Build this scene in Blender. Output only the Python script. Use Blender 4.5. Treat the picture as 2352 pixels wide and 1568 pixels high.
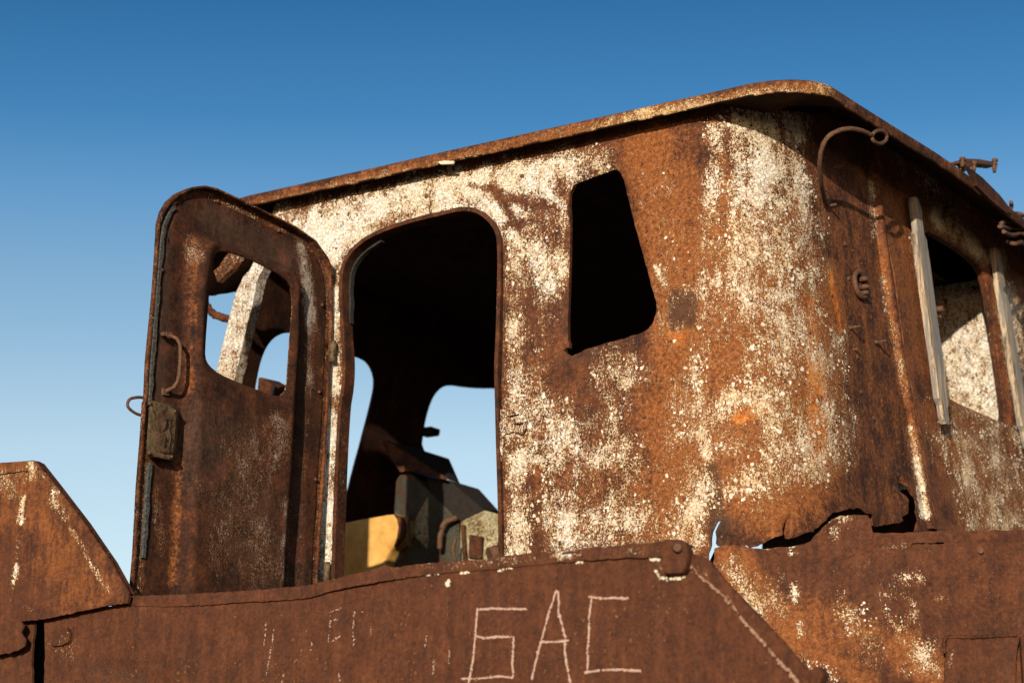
import bpy, math, random
import numpy as np
from mathutils import Vector, Matrix, noise as mnoise
from mathutils.geometry import delaunay_2d_cdt

random.seed(7)
rng = np.random.default_rng(7)
SC = bpy.context.scene
COL = SC.collection
for o in list(bpy.data.objects):
    bpy.data.objects.remove(o)

# ------------------------------------------------------------------ camera
CAM_Z = 1.0
PITCH = math.radians(15.1)
FPX = 5553.0                        # focal length in units of 1/2352 of the picture width
cam_data = bpy.data.cameras.new('camera')
cam = bpy.data.objects.new('camera', cam_data)
COL.objects.link(cam)
cam.location = (0, 0, CAM_Z)
cam.rotation_euler = (math.pi / 2 + PITCH, 0, 0)
cam_data.sensor_width = 36.0
cam_data.lens = FPX / 2352.0 * 36.0
cam_data.clip_start = 0.1
cam_data.clip_end = 20000
cam_data.dof.use_dof = True
cam_data.dof.focus_distance = 8.45
cam_data.dof.aperture_fstop = 2.4
SC.camera = cam

# ------------------------------------------------------------------ cab frame (x to the rear, y into the cab, z up)
AZ = math.radians(56.9)
WX = np.array([math.sin(AZ), -math.cos(AZ), 0.0])
VY = np.array([math.cos(AZ), math.sin(AZ), 0.0])
ZZ = np.array([0.0, 0.0, 1.0])
CPOS = np.array([0.0, 0.0, CAM_Z])
_c, _s = math.cos(PITCH), math.sin(PITCH)
C_R = np.array([1.0, 0, 0]); C_U = np.array([0, -_s, _c]); C_F = np.array([0, _c, _s])


def ray(x, y):
    d = C_F * FPX + C_R * (x - 1176.0) - C_U * (y - 784.0)
    return d / np.linalg.norm(d)


_r = ray(1150, 900)
ORG = CPOS + _r * 8.5 / math.hypot(_r[0], _r[1])
ORG[2] = 0.0
BASIS = np.stack([WX, VY, ZZ])          # rows


def to_world(P):
    return ORG + np.asarray(P) @ BASIS


def to_local(P):
    return (np.asarray(P) - ORG) @ BASIS.T


def sight(P):
    """where local points fall, in 2352 x 1568 units"""
    d = to_world(P) - CPOS
    k = FPX / (d @ C_F)
    return np.stack([1176 + k * (d @ C_R), 784 - k * (d @ C_U)], -1)


def hit(x, y, n, p0):
    """local point where the line of sight meets the plane (local normal n, local point p0)"""
    r = BASIS @ ray(x, y)
    c = to_local(CPOS)
    n = np.asarray(n, float)
    t = n @ (np.asarray(p0, float) - c) / (n @ r)
    return c + t * r


# ------------------------------------------------------------------ sun and sky
SUN_EL = math.radians(11.5)
sun_l = np.array([0.345, -0.94, 0.0]); sun_l /= np.linalg.norm(sun_l)
sun_h = sun_l @ BASIS
SUN_DIR = sun_h * math.cos(SUN_EL) + ZZ * math.sin(SUN_EL)
sd = bpy.data.lights.new('sun', 'SUN')
sd.energy = 5.0
sd.color = (1.0, 0.875, 0.70)
sd.angle = math.radians(0.5)
so = bpy.data.objects.new('sun', sd)
COL.objects.link(so)
so.rotation_euler = Vector(SUN_DIR).to_track_quat('Z', 'Y').to_euler()

world = bpy.data.worlds.new('World')
SC.world = world
world.use_nodes = True
wt = world.node_tree
wt.nodes.clear()
sky = wt.nodes.new('ShaderNodeTexSky')
sky.sky_type = 'NISHITA'
sky.sun_disc = False
sky.sun_elevation = SUN_EL
sky.sun_rotation = math.atan2(SUN_DIR[0], SUN_DIR[1])
sky.altitude = 0
sky.air_density = 1.0
sky.dust_density = 0.3
sky.ozone_density = 2.0
bg = wt.nodes.new('ShaderNodeBackground')
bg.inputs['Strength'].default_value = 0.088
wo = wt.nodes.new('ShaderNodeOutputWorld')
# the clear air pales towards the horizon and deepens upwards faster than the plain model
wg = wt.nodes.new('ShaderNodeTexCoord')
wsep = wt.nodes.new('ShaderNodeSeparateXYZ')
wt.links.new(wg.outputs['Generated'], wsep.inputs[0])
wr = wt.nodes.new('ShaderNodeValToRGB')
wt.links.new(wsep.outputs[2], wr.inputs[0])
SKY = [(0.10, (2.2, 1.78, 1.58)), (0.216, (1.98, 1.69, 1.51)), (0.237, (1.74, 1.58, 1.45)), (0.257, (1.45, 1.45, 1.41)), (0.284, (1.18, 1.31, 1.34)),
       (0.316, (0.76, 1.12, 1.33)), (0.347, (0.39, 0.86, 1.16)), (0.391, (0.23, 0.65, 0.95)), (0.60, (0.18, 0.50, 0.80))]
el_ = wr.color_ramp.elements
while len(el_) < len(SKY):
    el_.new(0.5)
for e_, (p_, c_) in zip(el_, SKY):
    e_.position = p_
    e_.color = (c_[0] / 2.6, c_[1] / 2.6, c_[2] / 2.6, 1)
wm = wt.nodes.new('ShaderNodeVectorMath')
wm.operation = 'MULTIPLY'
wt.links.new(sky.outputs[0], wm.inputs[0])
wt.links.new(wr.outputs[0], wm.inputs[1])
wk = wt.nodes.new('ShaderNodeVectorMath')
wk.operation = 'SCALE'
wk.inputs['Scale'].default_value = 2.6
wt.links.new(wm.outputs[0], wk.inputs[0])
wt.links.new(wk.outputs[0], bg.inputs[0])
wt.links.new(bg.outputs[0], wo.inputs[0])

SC.view_settings.view_transform = 'Standard'
SC.view_settings.look = 'None'
SC.view_settings.exposure = 0.18
SC.view_settings.gamma = 1.0
SC.view_settings.use_curve_mapping = False


# ------------------------------------------------------------------ materials
class Graph:
    def __init__(self, name):
        self.m = bpy.data.materials.new(name)
        self.m.use_nodes = True
        self.t = self.m.node_tree
        self.t.nodes.clear()
        self.out = self.t.nodes.new('ShaderNodeOutputMaterial')
        self.b = self.t.nodes.new('ShaderNodeBsdfPrincipled')
        self.t.links.new(self.b.outputs[0], self.out.inputs[0])
        self.tc = self.t.nodes.new('ShaderNodeTexCoord').outputs['Object']

    def put(self, sock, v):
        if v is None:
            return
        if isinstance(v, bpy.types.NodeSocket):
            self.t.links.new(v, sock)
        elif isinstance(v, (tuple, list)) and len(v) == 3 and sock.type == 'RGBA':
            sock.default_value = (*v, 1)
        else:
            sock.default_value = v

    def n(self, typ, ins=None, **props):
        nd = self.t.nodes.new(typ)
        for k, v in props.items():
            setattr(nd, k, v)
        for k, v in (ins or {}).items():
            self.put(nd.inputs[k], v)
        return nd

    def math(self, op, a, b=None, c=None, clamp=False):
        nd = self.n('ShaderNodeMath', {0: a}, operation=op, use_clamp=clamp)
        if b is not None:
            self.put(nd.inputs[1], b)
        if c is not None:
            self.put(nd.inputs[2], c)
        return nd.outputs[0]

    def noise(self, scale, detail=4.0, rough=0.6, vec=None, out='Fac', dist=0.0):
        nd = self.n('ShaderNodeTexNoise', {'Scale': scale, 'Detail': detail, 'Roughness': rough, 'Distortion': dist,
                                           'Vector': vec if vec is not None else self.tc})
        return nd.outputs[out]

    def scaled(self, s, loc=(0, 0, 0)):
        return self.n('ShaderNodeMapping', {'Vector': self.tc, 'Scale': s, 'Location': loc}).outputs[0]

    def step(self, v, lo, hi):
        return self.n('ShaderNodeMapRange', {'Value': v, 'From Min': lo, 'From Max': hi}, interpolation_type='SMOOTHSTEP').outputs[0]

    def mix(self, f, a, b):
        nd = self.n('ShaderNodeMix', data_type='RGBA')
        self.put(nd.inputs[0], f)
        self.put(nd.inputs[6], a)
        self.put(nd.inputs[7], b)
        return nd.outputs[2]

    def ramp(self, v, stops):
        nd = self.n('ShaderNodeValToRGB', {0: v})
        el = nd.color_ramp.elements
        while len(el) < len(stops):
            el.new(0.5)
        for e, (p, c) in zip(el, stops):
            e.position = p
            e.color = (*c, 1)
        return nd.outputs[0]

    def vor(self, scale, vec, feature='F1', out='Color'):
        return self.n('ShaderNodeTexVoronoi', {'Scale': scale, 'Vector': vec}, feature=feature).outputs[out]

    def done(self, color, rough=0.8, bump=None, strength=0.5, dist=0.002, spec=0.3):
        self.put(self.b.inputs['Base Color'], color)
        self.put(self.b.inputs['Roughness'], rough)
        self.put(self.b.inputs['Specular IOR Level'], spec)
        if bump is not None:
            bn = self.n('ShaderNodeBump', {'Height': bump, 'Strength': strength, 'Distance': dist})
            self.t.links.new(bn.outputs[0], self.b.inputs['Normal'])
        return self.m


def rust_paint(name, paint=0.0, orange=0.0, dark=0.0, attr=False, tone=1.0, hue=0.0, cream=(0.70, 0.62, 0.47), white=(0.74, 0.72, 0.65),
               flake=68.0, speck=230.0, red=0.0, bump=0.8, grey=0.0, mottle=1.0, drip=0.0, grit=1.0):
    """rusted sheet steel under the remains of a crazed coat of paint.  Mask channels (or constants): R paint left, G orange bloom,
    B dark grime; on the door G and B also hold painted light and shade"""
    g = Graph(name)
    if attr:
        a = g.n('ShaderNodeAttribute', attribute_name='wear', attribute_type='GEOMETRY')
        sp = g.n('ShaderNodeSeparateColor', {0: a.outputs['Color']})
        pm, om, dm = sp.outputs[0], sp.outputs[1], sp.outputs[2]
    else:
        pm, om, dm = [g.n('ShaderNodeValue').outputs[0] for _ in range(3)]
        for s, v in zip((pm, om, dm), (paint, orange, dark)):
            s.default_value = v
    big = g.noise(2.6, 3, 0.55)
    mid = g.noise(11, 5, 0.68)
    fine = g.noise(70, 5, 0.78)
    grain = g.noise(240, 3, 0.7)
    if grit != 1.0:
        fine = g.math('ADD', g.math('MULTIPLY', fine, grit), 0.5 * (1 - grit))
        grain = g.math('ADD', g.math('MULTIPLY', grain, grit), 0.5 * (1 - grit))
    streak = g.noise(1.0, 5, 0.7, vec=g.scaled((30, 30, 4.5)))
    streak2 = g.noise(1.0, 4, 0.7, vec=g.scaled((110, 110, 22), (3, 1, 2)))
    # bare rust
    v = g.math('ADD', g.math('MULTIPLY', g.math('ADD', g.math('MULTIPLY', mid, mottle), 0.5 * (1 - mottle)), 0.40), g.math('MULTIPLY', fine, 0.42))
    v = g.math('ADD', v, g.math('MULTIPLY', grain, 0.26))
    v = g.math('ADD', v, g.math('MULTIPLY', streak, 0.14))
    v = g.math('SUBTRACT', v, 0.11)
    T = tone
    rust = g.ramp(v, [(0.40, (0.017 * T, 0.0078 * T, 0.0052 * T)), (0.48, (0.062 * T, 0.0210 * T, 0.0095 * T)),
                      (0.56, (0.125 * T, 0.0410 * T, 0.0155 * T)), (0.645, (0.270 * T, 0.0900 * T, 0.0290 * T))])
    rust = g.mix(g.math('MULTIPLY', g.step(big, 0.42, 0.68), 0.55 * mottle), rust, g.ramp(v, [(0.40, (0.030 * T, 0.0125 * T, 0.0078 * T)), (0.52, (0.088 * T, 0.0320 * T, 0.0160 * T)), (0.64, (0.160 * T, 0.0580 * T, 0.0270 * T))]))
    if drip:
        dr = g.noise(1.0, 5, 0.75, vec=g.scaled((26, 26, 1.6), (2, 7, 5)))
        rust = g.mix(g.math('MULTIPLY', g.step(dr, 0.52, 0.66), drip), rust, g.ramp(v, [(0.40, (0.045, 0.022, 0.015)), (0.62, (0.17, 0.085, 0.055))]))
        rust = g.mix(g.math('MULTIPLY', g.step(dr, 0.50, 0.38), drip), rust, (0.028, 0.012, 0.008))
    # orange bloom, streaked downwards
    ob = g.math('ADD', om, g.math('MULTIPLY', g.math('SUBTRACT', g.math('ADD', streak, g.math('ADD', mid, fine)), 1.5), 0.85))
    ob = g.step(ob, 0.15, 0.80)
    oc = g.ramp(g.math('ADD', g.math('MULTIPLY', fine, 0.62), g.math('MULTIPLY', grain, 0.38)),
                [(0.38, (0.070, 0.022, 0.008)), (0.48, (0.185, 0.058, 0.015)), (0.56, (0.275, 0.100, 0.030)), (0.66, (0.44, 0.20, 0.075))])
    oc = g.mix(g.math('MULTIPLY', g.step(om, 0.935, 0.985), 0.9), oc, g.ramp(g.math('ADD', g.math('MULTIPLY', fine, 0.5), g.math('MULTIPLY', mid, 0.5)), [(0.40, (0.17, 0.038, 0.008)), (0.49, (0.42, 0.105, 0.014)), (0.58, (0.66, 0.26, 0.050))]))
    rust = g.mix(g.math('MULTIPLY', ob, g.step(om, 0.0, 0.25)), rust, oc)
    # grime, and the shade painted on the door
    db = g.math('ADD', dm, g.math('MULTIPLY', g.math('SUBTRACT', g.math('ADD', streak, fine), 1.0), 0.8))
    db = g.math('MULTIPLY', g.step(db, 0.25, 0.7), g.step(dm, 0.0, 0.25))
    rust = g.mix(g.math('MULTIPLY', db, 0.85), rust, g.ramp(v, [(0.38, (0.022, 0.012, 0.0085)), (0.54, (0.060, 0.031, 0.019)), (0.70, (0.105, 0.062, 0.042))]))
    # paint: big crazed flakes and fine specks
    wob = g.n('ShaderNodeTexNoise', {'Scale': 60.0, 'Detail': 3.0, 'Vector': g.tc}).outputs['Color']
    wv = g.n('ShaderNodeVectorMath', {0: wob, 1: (0.5, 0.5, 0.5)}, operation='SUBTRACT').outputs[0]
    wv = g.n('ShaderNodeVectorMath', {0: wv, 'Scale': 0.022}, operation='SCALE').outputs[0]
    co = g.n('ShaderNodeVectorMath', {0: g.tc, 1: wv}, operation='ADD').outputs[0]
    cell = g.n('ShaderNodeSeparateColor', {0: g.vor(flake, co)}).outputs[0]
    edge = g.vor(flake, co, 'DISTANCE_TO_EDGE', 'Distance')
    cell2 = g.n('ShaderNodeSeparateColor', {0: g.vor(speck, co)}).outputs[0]
    cl = g.noise(5.0, 3, 0.6, vec=g.scaled((1, 1, 0.7), (5, 5, 5)))
    fa = g.noise(20.0, 9, 0.80, vec=g.scaled((1, 1, 0.72), (9, 2, 4)))
    pit = g.noise(200, 3, 0.7, vec=g.scaled((1, 1, 0.7), (1, 8, 3)))
    nA = g.math('MULTIPLY', g.math('SUBTRACT', fa, 0.5), 2.2)
    nB = g.math('MULTIPLY', g.math('SUBTRACT', pit, 0.5), 2.1)
    nC = g.math('MULTIPLY', g.math('SUBTRACT', cl, 0.5), 0.8)
    nS = g.math('MULTIPLY', g.math('SUBTRACT', streak2, 0.5), 0.8)
    nV = g.math('ADD', g.math('MULTIPLY', g.math('SUBTRACT', cell, 0.5), 0.40), g.math('MULTIPLY', g.math('SUBTRACT', cell2, 0.5), 0.16))
    base = g.math('ADD', g.math('ADD', pm, nA), nC)
    f2 = g.math('ADD', g.math('ADD', base, nB), g.math('ADD', nS, g.math('MULTIPLY', g.math('SUBTRACT', cell2, 0.5), 0.5)))
    f1 = g.math('ADD', g.math('ADD', base, g.math('MULTIPLY', nB, 0.30)), nV)
    m1 = g.step(f1, 0.76, 0.81)
    m2 = g.math('MULTIPLY', g.step(f2, 0.53, 0.65), g.step(pm, 0.03, 0.14))
    crack = g.step(edge, 0.02, 0.10)
    crk = g.math('ADD', g.math('MULTIPLY', crack, 0.70), 0.30)
    m = g.math('MAXIMUM', g.math('MULTIPLY', m1, crk), g.math('MULTIPLY', m2, g.math('ADD', g.math('MULTIPLY', crack, 0.4), 0.55)))
    m = g.math('MULTIPLY', m, g.step(pm, 0.0, 0.05), clamp=True)
    halo = g.math('MULTIPLY', g.step(f2, 0.25, 0.60), g.step(pm, 0.05, 0.30))
    hc = g.ramp(g.math('ADD', g.math('MULTIPLY', fine, 0.5), g.math('MULTIPLY', pit, 0.5)), [(0.36, (0.055, 0.018, 0.007)), (0.5, (0.19, 0.064, 0.016)), (0.64, (0.40, 0.165, 0.050))])
    rust = g.mix(g.math('MULTIPLY', halo, 0.60), rust, hc)
    pc = g.mix(g.step(cl, 0.42, 0.58), cream, white)
    pc = g.mix(g.math('MULTIPLY', g.step(fine, 0.50, 0.66), 0.55), pc, (cream[0] * 0.62, cream[1] * 0.48, cream[2] * 0.34))
    pc = g.mix(g.math('MULTIPLY', om, 0.55), pc, (0.62, 0.38, 0.15))
    deep = g.math('MAXIMUM', g.step(f1, 0.62, 0.86), g.step(f2, 0.72, 1.15))
    pc = g.mix(g.math('MULTIPLY', g.math('SUBTRACT', 1.0, deep), 0.75), pc, (0.60, 0.40, 0.20) if cream[0] > 0.5 else (cream[0] * 0.9, cream[1] * 0.75, cream[2] * 0.6))
    col = g.mix(m, rust, pc)
    if red:
        rm = g.math('MULTIPLY', g.step(g.math('ADD', big, g.math('MULTIPLY', mid, 0.5)), 0.80, 0.95), red)
        col = g.mix(rm, col, g.ramp(v, [(0.4, (0.10, 0.026, 0.015)), (0.65, (0.24, 0.062, 0.032))]))
    if grey:
        gm = g.math('ADD', g.math('MULTIPLY', fa, 1.1), g.math('ADD', g.math('MULTIPLY', pit, 0.7), g.math('ADD', g.math('MULTIPLY', streak2, 0.3), g.math('MULTIPLY', cl, 0.5))))
        gm = g.math('MULTIPLY', g.step(gm, 1.30, 1.42), grey)
        col = g.mix(gm, col, (0.20, 0.17, 0.145))
    h = g.math('ADD', g.math('MULTIPLY', m, 0.85), g.math('MULTIPLY', fine, 0.45))
    h = g.math('ADD', h, g.math('MULTIPLY', grain, 0.25))
    h = g.math('ADD', h, g.math('MULTIPLY', mid, 0.6))
    ro = g.math('ADD', 0.86, g.math('MULTIPLY', m, -0.26))
    return g.done(col, ro, h, bump, 0.005, 0.22)


def plain(name, c1, c2, scale=60, rough=0.8, bump=0.4, streak=False):
    g = Graph(name)
    f = g.noise(scale, 5, 0.65)
    if streak:
        f = g.math('ADD', g.math('MULTIPLY', f, 0.4), g.math('MULTIPLY', g.noise(1.0, 4, 0.6, vec=g.scaled((120, 120, 4))), 0.6))
    return g.done(g.ramp(f, [(0.33, c1), (0.67, c2)]), rough, f, bump, 0.002)


def wood_material():
    g = Graph('weathered wood')
    s = g.noise(1.0, 5, 0.62, vec=g.scaled((70, 70, 2.0)), dist=0.6)
    s2 = g.noise(1.0, 3, 0.6, vec=g.scaled((260, 260, 5.0)))
    b = g.noise(1.0, 3, 0.5, vec=g.scaled((28, 28, 1.6), (4, 4, 1)))
    v = g.math('ADD', g.math('MULTIPLY', s, 0.65), g.math('MULTIPLY', s2, 0.35))
    c = g.ramp(v, [(0.40, (0.085, 0.066, 0.050)), (0.48, (0.27, 0.205, 0.14)), (0.58, (0.50, 0.39, 0.27))])
    c = g.mix(g.math('MULTIPLY', g.step(b, 0.50, 0.56), 0.85), c, g.mix(s2, (0.12, 0.115, 0.11), (0.27, 0.26, 0.25)))
    return g.done(c, 0.85, v, 0.7, 0.003)


M_WALL = rust_paint('flaking cream paint on rust', attr=True, tone=1.08)
M_REAR = rust_paint('streaked rust with cream paint', attr=True, tone=1.6, cream=(0.70, 0.56, 0.36), white=(0.74, 0.66, 0.52))
M_ROOF = rust_paint('rusted roof edge', attr=True, tone=0.9, cream=(0.60, 0.38, 0.17), white=(0.66, 0.50, 0.30), flake=95)
M_RUST = rust_paint('brown rust', paint=0.0, tone=0.85)
M_LIP = rust_paint('dark lip rust', paint=0.08, tone=0.75)
M_HULL = rust_paint('brown plate rust', attr=True, tone=0.96, mottle=0.40, drip=0.18, grit=0.6, cream=(0.66, 0.58, 0.42), grey=0.0)
M_TANK = rust_paint('orange stained plate', attr=True, tone=0.96, mottle=0.5, drip=0.15, grit=0.75, cream=(0.66, 0.52, 0.30))
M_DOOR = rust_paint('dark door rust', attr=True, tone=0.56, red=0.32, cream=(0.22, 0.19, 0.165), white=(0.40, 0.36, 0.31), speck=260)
M_PILLAR = rust_paint('chalky white paint', paint=0.80, tone=0.9, cream=(0.62, 0.58, 0.48), white=(0.70, 0.68, 0.62))
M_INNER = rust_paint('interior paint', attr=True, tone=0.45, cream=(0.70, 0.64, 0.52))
M_CEIL = rust_paint('dark shaded rust', paint=0.0, tone=0.42)  # dark interior rust; its darkness also paints shade on soffit and far wall
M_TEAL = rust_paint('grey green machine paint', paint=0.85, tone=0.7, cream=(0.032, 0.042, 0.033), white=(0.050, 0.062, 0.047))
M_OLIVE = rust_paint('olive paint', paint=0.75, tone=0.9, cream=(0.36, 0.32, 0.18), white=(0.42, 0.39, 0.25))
M_YELLOW = plain('ochre yellow paint', (0.46, 0.235, 0.050), (0.68, 0.40, 0.115), 14, 0.6, 0.2)
M_RUBBER = plain('perished rubber', (0.008, 0.008, 0.008), (0.10, 0.10, 0.095), 110, 0.9, 1.0)
M_SEAL = plain('black door rubber', (0.008, 0.008, 0.007), (0.045, 0.042, 0.038), 160, 0.9, 0.8)
M_STEEL = plain('pitted steel', (0.045, 0.022, 0.014), (0.16, 0.075, 0.038), 140, 0.75, 0.7)
M_LOCK = plain('greasy lock steel', (0.022, 0.015, 0.010), (0.17, 0.115, 0.055), 70, 0.5, 0.8)
M_BLACK = plain('near black', (0.010, 0.008, 0.007), (0.022, 0.016, 0.012), 60, 0.95, 0.3)  # even near-black colour for hoods, floor and small parts
M_CHALK = plain('scratched pale rust', (0.34, 0.205, 0.15), (0.56, 0.39, 0.31), 400, 0.9, 0.3)
M_CREAM = plain('cream paint flake', (0.50, 0.42, 0.28), (0.72, 0.66, 0.52), 200, 0.8, 0.5)
M_WOOD = wood_material()
M_SAND = plain('dry steppe ground', (0.10, 0.075, 0.048), (0.19, 0.145, 0.095), 0.9, 0.95, 0.5)


# ------------------------------------------------------------------ object helpers
def mesh_obj(name, verts, faces, mat, parent=None, smooth=None, wear=None, kind=None, label=None):
    me = bpy.data.meshes.new(name)
    me.from_pydata([tuple(map(float, v)) for v in verts], [], [tuple(map(int, f)) for f in faces])
    if smooth is not None:
        me.polygons.foreach_set('use_smooth', np.asarray(smooth, bool))
    if wear is not None:
        at = me.attributes.new('wear', 'FLOAT_COLOR', 'POINT')
        at.data.foreach_set('color', np.ascontiguousarray(np.clip(wear, 0, 1), np.float32).ravel())
    me.materials.append(mat)
    me.update()
    ob = bpy.data.objects.new(name, me)
    COL.objects.link(ob)
    if parent is not None:
        ob.parent = parent
    if kind:
        ob['kind'] = kind
    if label:
        ob['label'] = label
    return ob


def thing(name, label, cat, at=(0, 0, 0), group=None):
    """Empty at the thing's base, turned into the cab's frame"""
    e = bpy.data.objects.new(name, None)
    COL.objects.link(e)
    e.empty_display_size = 0.2
    e.location = tuple(to_world(np.array(at, float)))
    e.rotation_euler = (0, 0, math.atan2(WX[1], WX[0]))
    e['label'] = label
    e['category'] = cat
    if group:
        e['group'] = group
    e['_at'] = list(map(float, at))
    return e


def rebase(ob, at):
    """shift a mesh built in cab coordinates under a thing whose base is at"""
    ob.data.transform(Matrix.Translation(-Vector(at)))


def inside(pts, ring):
    r = np.asarray(ring, float)
    x, y = pts[:, 0], pts[:, 1]
    res = np.zeros(len(pts), bool)
    j = len(r) - 1
    for i in range(len(r)):
        xi, yi = r[i]; xj, yj = r[j]
        if yi != yj:
            c = ((yi > y) != (yj > y)) & (x < (xj - xi) * (y - yi) / (yj - yi) + xi)
            res ^= c
        j = i
    return res


def seg_dist(pts, ring, closed=True):
    r = np.asarray(ring, float)
    n = len(r)
    best = np.full(len(pts), 1e9)
    for i in range(n if closed else n - 1):
        a, b = r[i], r[(i + 1) % n]
        ab = b - a
        L = ab @ ab
        t = np.clip(((pts - a) @ ab) / L, 0, 1) if L > 0 else np.zeros(len(pts))
        d = np.linalg.norm(pts - (a + t[:, None] * ab), axis=1)
        best = np.minimum(best, d)
    return best


def resample(ring, step, closed=True, jag=0.0, seed=0):
    r = [np.asarray(p, float) for p in ring]
    out = []
    n = len(r)
    k = random.Random(seed)
    for i in range(n if closed else n - 1):
        a, b = r[i], r[(i + 1) % n]
        L = np.linalg.norm(b - a)
        m = max(1, int(round(L / step)))
        for j in range(m):
            p = a + (b - a) * (j / m)
            if jag and j:
                p = p + np.array([k.uniform(-jag, jag), k.uniform(-jag, jag)])
            out.append(p)
    if not closed:
        out.append(r[-1])
    return np.array(out)


def smooth_ring(ring, it=2, closed=True):
    r = np.asarray(ring, float)
    for _ in range(it):
        nx = np.roll(r, -1, 0)
        q = np.empty((2 * len(r), 2))
        q[0::2] = 0.75 * r + 0.25 * nx
        q[1::2] = 0.25 * r + 0.75 * nx
        if not closed:
            q = np.vstack([r[:1], q[1:-2], r[-1:]]) if False else np.vstack([r[:1], q[:-2], r[-1:]])
        r = q
    return r


def fbm(P, scale, oct_=4, off=0.0):
    return np.array([mnoise.fractal(Vector((p[0] * scale + off, p[1] * scale + off, p[2] * scale)), 1.0, 2.0, oct_) for p in P])


def blobs(px, table):
    """table: (channel, x1,y1,x2,y2,radius,amount) soft capsules; a negative amount takes away"""
    out = np.zeros((len(px), 4))
    out[:, 3] = 1
    for ch, x1, y1, x2, y2, r, a in table:
        A, B = np.array([x1, y1], float), np.array([x2, y2], float)
        ab = B - A
        L = ab @ ab
        t = np.clip((px - A) @ ab / L, 0, 1) if L > 0 else np.zeros(len(px))
        d = np.linalg.norm(px - (A + t[:, None] * ab), axis=1) / r
        w = np.exp(-d ** 2.6) * abs(a)
        i = 'pod'.index(ch)
        out[:, i] = out[:, i] + (1 - out[:, i]) * w if a > 0 else out[:, i] * (1 - w)
    return out


def sheet(name, ring, holes, fn, step, thick, mat, parent, relief=None, wear=None, jag=0.0, hjag=0.0, kind=None, label=None, base=(0, 0, 0), hstep=None):
    """a plate of real thickness over a parametric surface fn(st, off) -> local points"""
    rings = [resample(ring, step, True, jag, 1)] + [resample(h, hstep or step, True, hjag, 2 + i) for i, h in enumerate(holes)]
    bd = np.vstack(rings)
    edges = []
    k = 0
    for r in rings:
        n = len(r)
        edges += [(k + i, k + (i + 1) % n) for i in range(n)]
        k += n
    lo, hi = bd.min(0), bd.max(0)
    gx, gy = np.meshgrid(np.arange(lo[0], hi[0], step), np.arange(lo[1], hi[1], step))
    gp = np.stack([gx.ravel(), gy.ravel()], 1)
    gp[:, 0] += (np.round((gp[:, 1] - lo[1]) / step) % 2) * step * 0.5
    ok = inside(gp, rings[0])
    for h in rings[1:]:
        ok &= ~inside(gp, h)
    gp = gp[ok]
    for r in rings:
        gp = gp[seg_dist(gp, r) > step * 0.45]
    pts = np.vstack([bd, gp])
    v2, _, f2, *_ = delaunay_2d_cdt([Vector(p) for p in pts], edges, [], 0, 1e-6)
    v2 = np.array([tuple(v) for v in v2])
    f2 = np.array([f for f in f2 if len(f) == 3])
    cen = v2[f2].mean(1)
    ok = inside(cen, rings[0])
    for h in rings[1:]:
        ok &= ~inside(cen, h)
    f2 = f2[ok]
    # make every triangle face along +offset
    P0 = fn(v2, np.zeros(len(v2)))
    P1 = fn(v2, np.full(len(v2), 1e-3))
    N = P1 - P0
    fn_ = np.cross(P0[f2[:, 1]] - P0[f2[:, 0]], P0[f2[:, 2]] - P0[f2[:, 0]])
    flip = (fn_ * N[f2[:, 0]]).sum(1) < 0
    f2[flip] = f2[flip][:, ::-1]
    d = relief(v2, P0) if relief is not None else np.zeros(len(v2))
    F = fn(v2, d)
    B = fn(v2, d - thick)
    n = len(v2)
    cnt = {}
    for f in f2:
        for a, b in ((f[0], f[1]), (f[1], f[2]), (f[2], f[0])):
            cnt[(a, b)] = cnt.get((a, b), 0) + 1
    rim = [(a, b) for (a, b) in cnt if (b, a) not in cnt]
    faces = [tuple(f) for f in f2] + [(f[2] + n, f[1] + n, f[0] + n) for f in f2]
    sm = [True] * len(faces)
    verts = [F, B]
    k = 2 * n
    rv = []
    for a, b in rim:
        rv += [F[a], F[b], B[b], B[a]]
        faces.append((k + 1, k, k + 3, k + 2))
        sm.append(False)
        k += 4
    if rv:
        verts.append(np.array(rv))
    V = np.vstack(verts)
    W = None
    if wear is not None:
        w = wear(sight(V), V)
        w[n:2 * n] = wear_back(w[n:2 * n]) if wear_back else w[n:2 * n]
        w[2 * n:, 0] *= 0.5
        W = w
    V = V - np.array(base)
    return mesh_obj(name, V, faces, mat, parent, sm, W, kind, label)


wear_back = None


def rim_strip(name, path, fn, off0, off1, width, mat, parent, closed=True, wear=None, base=(0, 0, 0), jitter=0.0, label=None):
    """a bar of rectangular section along a 2-D path on a surface; width goes to the left of the path"""
    p = np.asarray(path, float)
    n = len(p)
    nx = np.roll(p, -1, 0) - np.roll(p, 1, 0)
    if not closed:
        nx[0] = p[1] - p[0]
        nx[-1] = p[-1] - p[-2]
    nx /= np.maximum(np.linalg.norm(nx, axis=1), 1e-9)[:, None]
    left = np.stack([-nx[:, 1], nx[:, 0]], 1)
    w = np.full(n, width)
    if jitter:
        w = w * (1 + jitter * np.array([mnoise.noise(Vector((q[0] * 25, q[1] * 25, 3.1))) for q in p]))
    q = p + left * w[:, None]
    off1 = np.zeros(n) + off1
    rows = [fn(p, np.full(n, off0)), fn(p, off1), fn(q, off1), fn(q, np.full(n, off0))]
    V = np.vstack(rows)
    faces = []
    m = n if closed else n - 1
    for r in range(4):
        r2 = (r + 1) % 4
        for i in range(m):
            j = (i + 1) % n
            faces.append((r * n + i, r * n + j, r2 * n + j, r2 * n + i))
    if not closed:
        faces += [(0, n, 2 * n, 3 * n), (n - 1, 4 * n - 1, 3 * n - 1, 2 * n - 1)]
    ob = mesh_obj(name, V - np.array(base), faces, mat, parent, None, wear(sight(V), V) if wear else None, None, label)
    fix_normals(ob)
    return ob


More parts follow.
